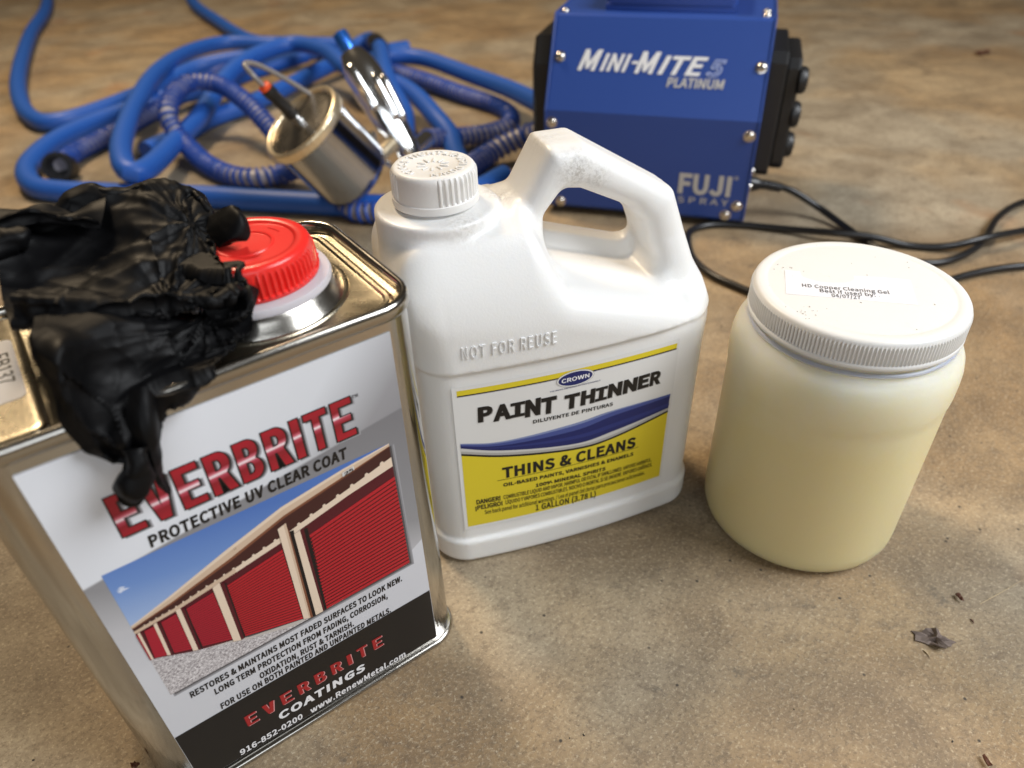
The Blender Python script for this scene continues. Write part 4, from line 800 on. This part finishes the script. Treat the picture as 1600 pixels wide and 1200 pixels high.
hose('air_hose', 'smooth blue hose coiled in the upright loop left of the metal cup', MID)
LOW = [(-.56, 1.14, .0155), (-.527, 1.225, .0155), (-.508, 1.295, .0155), (-.461, 1.358, .018), (-.418, 1.446, .020), (-.365, 1.557, .025), (-.315, 1.633, .03), (-.20, 1.70, .03)]
hose('air_hose', 'smooth blue hose passing straight under the arch behind the metal cup', LOW)
UNIT = [(-.255, 1.49, .05), (-.229, 1.545, .05), (-.155, 1.541, .045), (-.058, 1.426, .04), (.014, 1.304, .045), (.065, 1.17, .055), (.10, 1.08, .06)]
uh, uo = hose('air_hose', 'smooth blue hose curving from the spray gun to the back of the blue turbine', UNIT)
GUNH = [(-.33, 1.60, .04), (-.297, 1.651, .05), (-.269, 1.646, .06), (-.234, 1.525, .07), (-.209, 1.379, .07), (-.185, 1.273, .06), (-.159, 1.199, .045), (-.15, 1.12, .03)]
gh, go_ = hose('air_hose', 'short smooth blue hose end rising just behind the chrome spray gun', GUNH)
mb = MB(); C = resample(catmull(np.array([(-.252, 1.59, .066), (-.243, 1.555, .069), (-.236, 1.53, .070)])-go_, 8), .004); tube(mb, C, .0185, M_black, 18); mb.build('hose_clamp', gh, angle=50)
def ribbed(label, pts, r_=.0114, pitch=.0104, extra=None):
    P = np.array(pts); o0 = P[0]*(1, 1, 0); e = thing('ribbed_hose', label, 'hose', tuple(o0), 0, 'blue hoses lying in a tangle'); C = resample(catmull(P-o0, 14), .006)
    mb = MB(); tube(mb, C, r_, M_hosecore, 16); mb.build('inner_tube', e)
    mb = MB(); helix(mb, C, r_+.0011, .0027, pitch, M_rib, 6, 14); mb.build('spiral_rib', e); return e, o0
R1 = [(-.10, .865, .0155), (-.158, .880, .0155), (-.20, .893, .0155), (-.243, .940, .040), (-.289, 1.007, .03), (-.322, 1.024, .0155), (-.356, 1.013, .0155), (-.392, 1.025, .0155), (-.442, 1.07, .017), (-.49, 1.126, .03), (-.512, 1.148, .05), (-.519, 1.165, .07), (-.520, 1.215, .083), (-.503, 1.253, .088), (-.459, 1.248, .083), (-.404, 1.192, .07), (-.368, 1.151, .05), (-.34, 1.119, .032), (-.308, 1.092, .018), (-.24, 1.06, .0155)]
ribbed('ribbed blue hose arching left of the metal cup and looping below it', R1)
R2 = [(-.36, 1.66, .03), (-.293, 1.602, .03), (-.219, 1.528, .028), (-.152, 1.474, .022), (-.073, 1.384, .018), (-.017, 1.326, .0155), (.012, 1.264, .0155), (.009, 1.204, .0155), (-.027, 1.17, .0155), (-.077, 1.137, .022), (-.116, 1.095, .035)]
ribbed('ribbed blue hose bent in a hairpin right of the spray gun', R2)
R3 = [(.085, 1.10, .06), (.055, 1.068, .05), (.033, 1.081, .04), (-.002, 1.078, .027), (-.031, 1.058, .0165), (-.062, .998, .0165), (-.086, .943, .0165)]
ribbed('thick ribbed dark blue hose between the jug handle and the turbine', R3, .0135, .0115)
BLK = [(-.662, 1.078, .020), (-.674, 1.132, .0170), (-.663, 1.195, .0155), (-.644, 1.263, .0155), (-.612, 1.37, .020), (-.572, 1.483, .030), (-.535, 1.60, .030), (-.45, 1.70, .03)]
be_, bo_ = ribbed('ribbed blue hose ending in a black coupling at far left', BLK)
mb = MB(); ax = Vector((.10, -.55, .25)).normalized(); lathe(mb, [(.012, .030), (.0205, .030), (.0215, .027), (.0215, .004), (.0205, 0), (.0150, 0), (.0140, .003), (.0130, .020), (.001, .021)], M_black, 32, (0, 0), lambda a, z: np.where((z > .003) & (z < .028), .0009*np.sign(np.sin(a*14)), 0), False, False)
xf(mb, frame_mat(Vector((-.660, 1.060, .0245))-Vector(bo_), -ax)); mb.v = [tuple(p) for p in mb.v]; mb.build('coupling', be_, angle=50)

# ------------------------------------------------------------------ spray gun with cup
M_lidm = steel('satin_cup_lid', (.52, .48, .42), .26, 300, .06)
gun = thing('spray_gun', 'chrome paint spray gun with a metal cup lying among the blue hoses', 'spray gun', (-.19, .95, 0)); GO = Vector((-.19, .95, 0))
LC = Vector((-.240, .884, .130)); AX = Vector((.48, .321, -.81)).normalized()
CRr = .0520
mb = MB(); lathe(mb, [(.0495, .002), (CRr-.001, .003), (CRr, .006), (CRr, .010), (CRr-.0012, .012), (CRr-.0012, .086), (CRr-.003, .095), (CRr-.010, .102), (.02, .1045)], M_alu, 72); mb2 = xf(mb, frame_mat(LC-GO, AX)); mb2.build('cup', gun, angle=45)
mb = MB(); lathe(mb, [(.0478, -.0010), (.0484, -.0030), (.0498, -.0044), (.0522, -.0046), (.0542, -.0036), (.0550, -.0010), (.0550, .0060), (.0542, .0085), (.0525, .0090)], M_brass, 120, (0, 0), lambda a, z: np.where(z > -.0040, .0003*np.sin(a*40), 0), False, False); xf(mb, frame_mat(LC-GO, AX)); mb.build('cup_ring', gun, angle=60)
mb = MB(); lathe(mb, [(.0002, -.0046), (.012, -.0044), (.026, -.0034), (.040, -.0016), (.0470, -.0006), (.0480, -.0010)], M_lidm, 64, (0, 0), None, True, False); xf(mb, frame_mat(LC-GO, AX)); cl = mb.build('cup_lid', gun, angle=60)
F_ = frame_mat(LC-GO, -AX)
mb = MB(); lathe(mb, [(.0075, -.001), (.0075, .008), (.0060, .0085), (.0060, .013)], M_alu, 20); xf(mb, F_); mb.build('valve_stem', gun, angle=40)
mb = MB(); lathe(mb, [(.0068, .013), (.0082, .014), (.0082, .022), (.0074, .0225), (.0074, .046), (.0082, .047), (.0082, .055), (.0072, .056)], M_black, 24); xf(mb, F_); mb.build('check_valve', gun, angle=40)
mb = MB(); lathe(mb, [(.0060, .0555), (.0072, .0562), (.0072, .0605), (.0060, .0612)], M_orange, 24); xf(mb, F_); mb.build('valve_ring', gun, angle=40)
b0_ = (F_ @ Vector((0, 0, .060))); d_ = -AX
loop = [b0_, b0_+d_*.016, b0_+d_*.028+Vector((-.004, .014, 0)), b0_+d_*.026+Vector((.002, .034, -.004)), b0_+d_*.008+Vector((.014, .050, -.010)), b0_+d_*-.02+Vector((.030, .058, -.016)), b0_+d_*-.055+Vector((.046, .062, -.02))]
mb = MB(); tube(mb, resample(catmull([tuple(p) for p in loop], 10), .003), .0030, M_clear, 12); mb.build('air_tube', gun)
GT, GB = Vector((-.205, 1.045, .182)), Vector((-.128, .985, .050)); gd = (GB-GT).normalized(); gl = (GB-GT).length; Fg = frame_mat(GT-GO, gd)
mb = MB(); lathe(mb, [(.0105, .010), (.0150, .012), (.0185, .020), (.0225, .030), (.0250, .045), (.0255, .070), (.0240, .085), (.0250, .092), (.0230, .110), (.0200, .125), (.0180, .150), (.0165, gl), (.0120, gl+.008)], M_chrome, 48); xf(mb, Fg); gb = mb.build('gun_body', gun, angle=35)
sd = (gd.cross(Vector((0, -.8, .6)))).normalized(); fr_ = gd.cross(sd).normalized(); 
if fr_.y > 0: fr_ = -fr_
for s_, a, b, r_ in ((.011, .028, .098, .0085), (-.010, .052, .120, .0075), (-.020, .060, .125, .0060)):
    mb = MB(); p0 = GT-GO+gd*a+fr_*.0195+sd*s_; p1 = GT-GO+gd*b+fr_*.0175+sd*s_*.8; C = np.array([tuple(p0.lerp(p1, t)) for t in np.linspace(0, 1, 16)]); t = np.linspace(-1, 1, 16); tube(mb, C, r_*np.sqrt(np.clip(1-np.abs(t)**8, .04, 1)), M_chrome, 16); mb.build('body_rib', gun)
mb = MB(); lathe(mb, [(.0065, -.016), (.0085, -.015), (.0092, -.012), (.0092, .006), (.0075, .009), (.0075, .012)], M_bluecap, 40, (0, 0), lambda a, z: .0012*np.sign(np.sin(a*5))*(z < .007)); xf(mb, Fg); mb.build('adjusting_knob', gun, angle=40)
mb = MB(); p = GB-GO; tube(mb, np.array([tuple(p+Vector((0, 0, .004))+Vector((.010, .045, -.004))*t) for t in np.linspace(0, 1.6, 12)]), .0125, M_chrome, 24); mb.build('hose_connector', gun, angle=50)
mb = MB(); c0 = (LC-GO)+AX*.102; c1 = GB-GO-gd*.03; tube(mb, np.array([tuple(Vector(c0).lerp(c1, t)) for t in np.linspace(0, 1, 10)]), .010, M_brass, 20); mb.build('fluid_neck', gun)
mb = MB(); p = GB-GO-gd*.05+sd*.03; tube(mb, np.array([tuple(p+gd*t*.05+Vector((-.004, -.012, 0))*math.sin(t*3)) for t in np.linspace(0, 1, 12)]), .0055, M_chrome, 12); mb.build('trigger', gun)

# ------------------------------------------------------------------ small litter on the concrete
FV = lambda q: Vector((q[0], q[1], 0))
def flake(name, label, cat, pts, m, seed, h=.003, th=.0006, group=None):
    g = np.random.default_rng(seed); c = sum(pts, Vector())/len(pts); bm = bmesh.new()
    P = []
    for i in range(len(pts)):
        a, b = pts[i]-c, pts[(i+1) % len(pts)]-c
        for t in (0, .34, .67): q = a.lerp(b, t); P.append(q*(1+g.normal(0, .06)))
    rings = []
    for k in (1, .7, .35): rings.append([bm.verts.new((q.x*k, q.y*k, max(.0002, h*(.35+.65*math.sin(3*q.x/.01+1.2*k)*g.uniform(.5, 1)+.4*g.normal(0, .5)*k)))) for q in P])
    cv = bm.verts.new((0, 0, h*.8)); n = len(P)
    for a, b in zip(rings, rings[1:]):
        for i in range(n): bm.faces.new((a[i], a[(i+1) % n], b[(i+1) % n], b[i]))
    for i in range(n): bm.faces.new((rings[-1][i], rings[-1][(i+1) % n], cv))
    bmesh.ops.recalc_face_normals(bm, faces=bm.faces); bmesh.ops.solidify(bm, geom=bm.faces[:], thickness=th)
    me = bpy.data.meshes.new(name); bm.to_mesh(me); bm.free(); me.materials.append(m); o = link_obj(name, me); o.location = (c.x, c.y, .0008); tag(o, label, cat, group); return o
flake('bark_fragment', 'ragged grey brown bark fragment on the concrete right of the jar', 'bark', [FV(q) for q in ((0.2439, 0.2605), (0.2541, 0.2610), (0.2599, 0.2581), (0.2642, 0.2526), (0.2617, 0.2492), (0.2555, 0.2460), (0.2488, 0.2514), (0.2430, 0.2543))], M_leaf, 3, .0045)
flake('wood_chip', 'small red brown chip on the concrete above the bark fragment', 'chip', [FV(q) for q in ((0.2818, 0.2860), (0.2851, 0.2859), (0.2848, 0.2805), (0.2827, 0.2821))], M_chip, 4, .002)
flake('wood_chip', 'dark brown chip at the bottom edge of the floor, right of centre', 'chip', [FV(q) for q in ((0.2447, 0.1840), (0.2465, 0.1843), (0.2477, 0.1782), (0.2450, 0.1783))], M_chip, 5, .002)
flake('dead_leaf', 'dark dead leaf piece on the floor left of the metal can', 'leaf', [FV(q) for q in ((-0.2162, 0.1951), (-0.2136, 0.1957), (-0.2103, 0.1945), (-0.2108, 0.1922), (-0.2144, 0.1923))], M_chip, 6, .003)
flake('wood_chip', 'reddish chip far back on the floor at right', 'chip', [FV(q) for q in ((0.9880, 1.6078), (1.0098, 1.6211), (1.0316, 1.6291), (1.0206, 1.6087), (0.9912, 1.5913))], M_chip, 8, .006)
def splinter(pa, pb, r_, m, label):
    a, b = FV(pa), FV(pb); o0 = Vector((a.x, a.y, 0)); mb = MB(); C = np.array([(0, 0, r_), tuple((b-a)*.5+Vector((.0006, 0, r_*1.6))), tuple((b-a)+Vector((0, 0, r_)))]); C = resample(catmull(C, 6), .001); tube(mb, C, r_*np.interp(np.linspace(0, 1, len(C)), [0, .3, 1], [.6, 1, .3]), m, 6); o = mb.build('splinter', None); o.location = o0; tag(o, label, 'splinter'); return o
splinter((0.2441, 0.2481), (0.2457, 0.2425), .00045, M_splint, 'pale straw splinter just below the bark fragment')
splinter((0.2833, 0.2682), (0.2834, 0.2645), .0005, M_chip, 'tiny dark splinter on the floor right of the red brown chip')
splinter((0.2952, 0.2791), (0.3339, 0.2970), .0002, M_splint, 'thin pale fibre on the floor at the right edge')
g_ = MB()
for k in range(130):
    q = FV((rng.uniform(-.42, .75), .17+.65*rng.uniform()**1.5)); s_ = rng.choice([.0003, .0005, .0007, .0011], p=[.45, .3, .2, .05])
    box(g_, (q.x, q.y, s_*.3), (s_*rng.uniform(.8, 2), s_, s_*.7), M_grit if rng.uniform() < .62 else M_splint, s_*.15, Matrix.Rotation(rng.uniform(0, 3), 3, 'Z'))
go2 = g_.build('floor_grit', None, False); go2['kind'] = 'stuff'; go2['label'] = 'fine dark and pale grit scattered over the concrete'

# ------------------------------------------------------------------ crumpled black glove on the can lid
# control nets of the folds in the can's own axes: u along the front, v back from the front face, z up
GLOVE = {
'palm': [[(0.0282,0.11,0.2818),(0.0445,0.11,0.2801),(0.0637,0.108,0.2851),(0.0722,0.105,0.2827),(0.0867,0.104,0.2863),(0.1008,0.1,0.2791),(0.1065,0.092,0.271),(0.1069,0.085,0.2602)],
  [(0.0284,0.096,0.2918),(0.0458,0.096,0.2892),(0.0639,0.094,0.2945),(0.0725,0.09,0.293),(0.0859,0.088,0.2946),(0.1011,0.086,0.2881),(0.1074,0.08,0.2814),(0.1053,0.072,0.27)],
  [(0.0256,0.086,0.2902),(0.0409,0.084,0.287),(0.0543,0.082,0.2861),(0.0692,0.08,0.2882),(0.0842,0.077,0.2912),(0.0955,0.073,0.2856),(0.102,0.07,0.2756),(0.1032,0.062,0.2692)],
  [(0.0225,0.074,0.2831),(0.0366,0.072,0.2802),(0.0491,0.07,0.281),(0.0633,0.066,0.2831),(0.0788,0.063,0.2838),(0.0916,0.06,0.2798),(0.0985,0.056,0.274),(0.0991,0.048,0.269)],
  [(0.0201,0.062,0.2781),(0.0312,0.06,0.2765),(0.0444,0.058,0.277),(0.0578,0.054,0.2779),(0.0735,0.05,0.2777),(0.0865,0.046,0.2747),(0.0946,0.042,0.2714),(0.0965,0.036,0.2692)],
  [(0.0188,0.05,0.275),(0.0286,0.048,0.274),(0.0402,0.045,0.2745),(0.0539,0.042,0.2737),(0.0689,0.037,0.2735),(0.0815,0.033,0.2709),(0.0915,0.03,0.2694),(0.0975,0.029,0.2672)],
  [(0.0181,0.04,0.2741),(0.0268,0.036,0.2738),(0.0375,0.032,0.2733),(0.0505,0.028,0.2725),(0.0659,0.024,0.2707),(0.0783,0.02,0.2688),(0.0886,0.019,0.2675),(0.0976,0.021,0.2654)],
  [(0.0187,0.036,0.2727),(0.0264,0.03,0.2721),(0.0355,0.024,0.2715),(0.048,0.019,0.2708),(0.0627,0.015,0.2681),(0.0762,0.013,0.2645),(0.0866,0.013,0.2628),(0.0968,0.017,0.2606)],
  [(0.021,0.044,0.2668),(0.0263,0.04,0.2656),(0.0349,0.036,0.2642),(0.0476,0.032,0.2617),(0.063,0.028,0.2583),(0.0769,0.026,0.2533),(0.0874,0.024,0.252),(0.0964,0.026,0.2506)]],
'back': [[(0.0286,0.048,0.2697),(0.0381,0.046,0.2665),(0.0505,0.044,0.2628),(0.0639,0.04,0.2591),(0.0767,0.036,0.2556),(0.089,0.032,0.2529),(0.1004,0.028,0.253)],
  [(0.0251,0.022,0.2743),(0.0355,0.019,0.274),(0.0476,0.018,0.2701),(0.06,0.017,0.2649),(0.0722,0.017,0.2593),(0.0831,0.016,0.2552),(0.0947,0.016,0.2518)],
  [(0.0229,0.01,0.2719),(0.0323,0.004,0.2747),(0.0419,0.006,0.2671),(0.0538,0.006,0.261),(0.0666,0.005,0.2561),(0.0797,0.005,0.2535),(0.0913,0.008,0.2519)],
  [(0.0213,0.003,0.2682),(0.0285,-0.004,0.2721),(0.0364,0.002,0.2593),(0.0476,0.0,0.2531),(0.0578,-0.001,0.249),(0.0712,0.001,0.25),(0.0831,0.004,0.2508)],
  [(0.0199,-0.003,0.262),(0.0261,-0.009,0.2658),(0.0323,-0.004,0.2522),(0.0415,-0.007,0.2461),(0.0503,-0.005,0.2428),(0.0634,-0.003,0.2482),(0.0723,-0.001,0.2494)],
  [(0.0195,-0.005,0.2526),(0.0258,-0.011,0.2544),(0.0306,-0.008,0.2425),(0.0371,-0.013,0.2363),(0.0462,-0.006,0.2347),(0.0537,-0.005,0.2452),(0.0631,-0.004,0.2483)],
  [(0.0218,-0.005,0.2405),(0.0263,-0.009,0.2397),(0.0298,-0.009,0.2311),(0.034,-0.013,0.2257),(0.0418,-0.008,0.2269),(0.0488,-0.006,0.2403),(0.0538,-0.005,0.2469)],
  [(0.0275,-0.004,0.2249),(0.0289,-0.007,0.2241),(0.0305,-0.009,0.2228),(0.0325,-0.011,0.2229),(0.0357,-0.009,0.2239),(0.0402,-0.006,0.228),(0.0451,-0.002,0.2338)]],
'finger': [[(0.043,-0.006,0.2544),(0.0474,-0.009,0.2547),(0.0501,-0.009,0.2511),(0.0514,-0.005,0.2434)],
  [(0.0364,-0.011,0.2432),(0.0418,-0.016,0.245),(0.0457,-0.016,0.2406),(0.0467,-0.009,0.2265)],
  [(0.0345,-0.012,0.2318),(0.0392,-0.018,0.2348),(0.0426,-0.018,0.2304),(0.0445,-0.009,0.2148)],
  [(0.036,-0.011,0.2208),(0.0386,-0.016,0.2218),(0.041,-0.016,0.2184),(0.043,-0.008,0.2067)],
  [(0.0382,-0.008,0.2097),(0.0392,-0.011,0.2101),(0.0405,-0.011,0.2083),(0.042,-0.007,0.2034)]],
'cuff': [[(0.0811,0.04,0.2623),(0.089,0.038,0.2651),(0.0947,0.036,0.2675),(0.0981,0.03,0.2683),(0.1014,0.026,0.266)],
  [(0.0796,0.032,0.26),(0.0868,0.026,0.2636),(0.0931,0.023,0.2661),(0.0992,0.021,0.2666),(0.1039,0.02,0.2625)],
  [(0.0779,0.024,0.2574),(0.0853,0.019,0.2599),(0.0916,0.016,0.2618),(0.0975,0.015,0.2624),(0.1016,0.016,0.2593)],
  [(0.0767,0.018,0.2544),(0.083,0.012,0.2572),(0.0899,0.01,0.2573),(0.0955,0.011,0.2558),(0.0984,0.014,0.2538)],
  [(0.0772,0.016,0.2511),(0.0822,0.013,0.2512),(0.0876,0.012,0.2519),(0.0922,0.014,0.2508),(0.0959,0.018,0.2492)]],
'finger2': [[(0.0987,0.074,0.2713),(0.1031,0.066,0.2761),(0.1078,0.058,0.2807),(0.1106,0.056,0.2797)],
  [(0.0979,0.066,0.2711),(0.1021,0.058,0.276),(0.1077,0.05,0.2804),(0.1106,0.05,0.2749)],
  [(0.0966,0.058,0.2698),(0.1007,0.05,0.2744),(0.1062,0.046,0.276),(0.1098,0.046,0.272)],
  [(0.0962,0.052,0.2675),(0.0993,0.047,0.2708),(0.1026,0.045,0.2717),(0.1075,0.045,0.2699)],
  [(0.0972,0.055,0.2636),(0.1002,0.052,0.2662),(0.1036,0.051,0.2679),(0.1083,0.052,0.2673)]],
'finger3': [[(0.0174,0.108,0.2842),(0.0292,0.106,0.2855),(0.0428,0.104,0.2846),(0.0539,0.1,0.2829),(0.0662,0.096,0.2843)],
  [(0.0191,0.1,0.2898),(0.0305,0.098,0.2908),(0.0437,0.096,0.2898),(0.0555,0.092,0.2879),(0.0663,0.088,0.2891)],
  [(0.0179,0.09,0.2891),(0.0285,0.088,0.2886),(0.0418,0.086,0.2888),(0.0527,0.082,0.2871),(0.0631,0.078,0.2858)],
  [(0.0165,0.086,0.2865),(0.0268,0.084,0.2855),(0.039,0.082,0.2858),(0.0472,0.078,0.2829),(0.0574,0.072,0.2799)],
  [(0.0166,0.094,0.2851),(0.0269,0.094,0.2831),(0.0391,0.092,0.2825),(0.0471,0.088,0.2799),(0.059,0.084,0.2778)]],
'tip': [(0.0379,-0.01,0.2352),
  (0.0364,-0.013,0.229),
  (0.0332,-0.013,0.2231),
  (0.0295,-0.01,0.2173),
  (0.0272,-0.008,0.2152)],
'left': [(0.0162,0.08,0.2819),
  (0.0249,0.08,0.2819),
  (0.0304,0.08,0.2818),
  (0.0338,0.08,0.2796)],
}
glove = thing('glove', 'crumpled black disposable glove heaped on the can lid with fingers hanging over the label', 'glove', can_loc+Vector((0, 0, .2415)), YAW)
def upsample(G, n):
    G = np.array(G, float); rows = np.stack([catmull(r, n) for r in G]); return np.stack([catmull(rows[:, j], n) for j in range(rows.shape[1])], 1)
def vnorm(P):
    du = np.gradient(P, axis=1); dv = np.gradient(P, axis=0); N = np.cross(du, dv); return N/(np.linalg.norm(N, axis=2, keepdims=True)+1e-12)
def creases(P, g, K, amp, w, L, knots=(), flat=.0, along=None):
    """sharp local fold lines: each is a cusp across a plane, fading with distance from its own centre"""
    Q = P.reshape(-1, 3); D = np.zeros(len(Q)); idx = g.integers(0, len(Q), K)
    for k in range(K):
        c = Q[idx[k]]; 
        if len(knots) and g.uniform() < .6:
            kn = np.array(knots[g.integers(len(knots))]); dirv = c-kn; dirv /= np.linalg.norm(dirv)+1e-9; r_ = g.normal(size=3); nrm = np.cross(dirv, r_); nrm /= np.linalg.norm(nrm)+1e-9
        elif along is not None and g.uniform() < .7:
            nrm = np.cross(np.array(along)+g.normal(0, .30, 3), g.normal(size=3)); nrm /= np.linalg.norm(nrm)+1e-9
        else: nrm = g.normal(size=3); nrm /= np.linalg.norm(nrm)
        ll = L*g.uniform(.6, 1.6); ww = w*g.uniform(.5, 1.8); dd = Q-c; bend = .12*np.sin(np.linalg.norm(dd, axis=1)/(.5*ll)+g.uniform(0, 6))*ll*.35
        s0 = dd@nrm+bend; e_ = .28*ww; s = np.sqrt(s0*s0+e_*e_)-e_; D += amp*g.uniform(.35, 1.0)*g.choice([1, -1], p=[.66, .34])*np.exp(-s/ww)*np.exp(-(dd**2).sum(1)/(ll*ll))
    return D.reshape(P.shape[:2])
def gathers(P, apex, e1, e2, freq, amp, fall, floor_, ph=0.):
    """long folds fanning out of one gathered point"""
    d = P-(np.array(apex)-np.array([CX, CY, .2415])); r_ = np.linalg.norm(d, axis=2); th = np.arctan2(d@np.array(e2), d@np.array(e1))
    wv = .8*np.sin(d@np.array([90., 60, 40])+ph)+.35*np.sin(d@np.array([-70., 140, 110])+2*ph)
    f = (np.abs(np.sin(.5*freq*th+wv+ph))**.7-.6)+.45*(np.abs(np.sin(1.15*freq*th-1.6*wv+2.1*ph))**.7-.6)
    return f*(amp*np.exp(-r_/fall)+floor_)*np.clip(r_/.006, 0, 1)
def sheet(name, G, seed, n=16, A=(.0032, .0016, .0006), K=(26, 60, 90), knots=(), parent=None, along=None, fans=()):
    g = np.random.default_rng(seed); P = upsample(G, n)-np.array([CX, CY, .2415]); N0 = vnorm(P)
    kn = [np.array(k)-np.array([CX, CY, .2415]) for k in knots]
    for fan in fans: P = P+N0*gathers(P, *fan)[..., None]
    P = P+N0*creases(P, g, K[0], A[0], .0075, .032, kn, 0, along)[..., None]
    P = P+vnorm(P)*creases(P, g, K[1], A[1], .0036, .022, kn, 0, along)[..., None]
    P = P+vnorm(P)*creases(P, g, K[2], A[2], .0016, .012, kn, 0, along)[..., None]
    # keep the rubber outside the can rim, the screw cap and its collar
    vv, zz = P[..., 1]+CY, P[..., 2]+.2415; dv = vv+.0046; dz = .2482-zz; hit = (dv > 0) & (dz > 0)
    P[..., 1] -= np.where(hit & (dv < dz), dv, 0); P[..., 2] += np.where(hit & (dv >= dz), dz, 0)
    for rc, zc in ((.0302, .2676), (.0348, .2530)):
        dx, dy = P[..., 0]-LX, P[..., 1]-LY; rr = np.sqrt(dx*dx+dy*dy)+1e-9; dr = rc-rr; dz = zc-.2415-P[..., 2]; hit = (dr > 0) & (dz > 0); k = np.where(hit & (dr < dz), rc/rr, 1)
        P[..., 0] = LX+dx*k; P[..., 1] = LY+dy*k; P[..., 2] += np.where(hit & (dr >= dz), dz, 0)
    a, b = P.shape[:2]; N1 = vnorm(P); T = .00022; V = np.vstack([(P+N1*T).reshape(-1, 3), (P-N1*T).reshape(-1, 3)]); m = a*b
    I = np.arange(m).reshape(a, b); f1 = np.stack([I[:-1, :-1], I[:-1, 1:], I[1:, 1:], I[1:, :-1]], -1).reshape(-1, 4); F = [f1, f1[:, ::-1]+m]
    for L in (I[0], I[-1][::-1], I[:, 0][::-1], I[:, -1]): F.append(np.stack([L[:-1], L[:-1]+m, L[1:]+m, L[1:]], 1))
    o = np_mesh(name, V, np.vstack(F), M_glove, parent or glove); o.data.set_sharp_from_angle(angle=R(70)); return o
KN = [(.090, .066, .280), (.098, .050, .272), (.060, .085, .288)]
sheet('palm', GLOVE['palm'], 11, 18, (.0038, .0019, .0008), (26, 60, 90), KN, None, None, (((.094, .062, .279), (1, 0, 0), (0, .75, .6), 8, .0012, .040, .0006, .4), ((.070, .034, .266), (1, 0, 0), (0, .75, .6), 11, .0016, .030, .0004, 1.7)))
sheet('hanging_side', GLOVE['back'], 5, 17, (.0034, .0014, .0005), (12, 26, 40), [(.052, 0, .245), (.028, .0, .262)], None, (.1, -.3, -1), (((.040, -.010, .205), (1, 0, 0), (0, .45, .9), 13, .0022, .050, .0010, .9), ((.080, .012, .262), (1, 0, 0), (0, .45, .9), 12, .0022, .025, .0002, 2.2)))
sheet('cuff', GLOVE['cuff'], 23, 17, (.0030, .0014, .0004), (10, 20, 20))
sheet('finger', GLOVE['finger'], 31, 15, (.0014, .0008, .0003), (8, 16, 20))
sheet('finger', GLOVE['finger2'], 37, 16, (.0014, .0006, .0002), (6, 10, 10))
sheet('finger', GLOVE['finger3'], 41, 16, (.0030, .0012, .0004), (10, 16, 16))
for key, rad, sd_ in (('tip', [.0034, .0036, .0036, .0040, .0032, .0010], 3), ('left', [.0060, .0062, .0056, .0046, .0015], 4)):
    C = resample(catmull(np.array(GLOVE[key])-np.array([CX, CY+(.004 if key == 'tip' else 0), .2415]), 12), .0007); g = np.random.default_rng(sd_)
    rad_ = np.interp(np.linspace(0, 1, len(C)), np.linspace(0, 1, len(rad)), rad); mb = MB(); tube(mb, C, rad_, M_glove, 28, True); P = np.array(mb.v); c0 = np.repeat(C, 28, 0); N = P-c0; N /= np.linalg.norm(N, axis=1)[:, None]+1e-9
    D = creases(P.reshape(len(C), 28, 3), g, 30, .0012, .0016, .009).reshape(-1); mb.v = [tuple(p) for p in P+N*D[:, None]]; mb.build('finger', glove, angle=60)
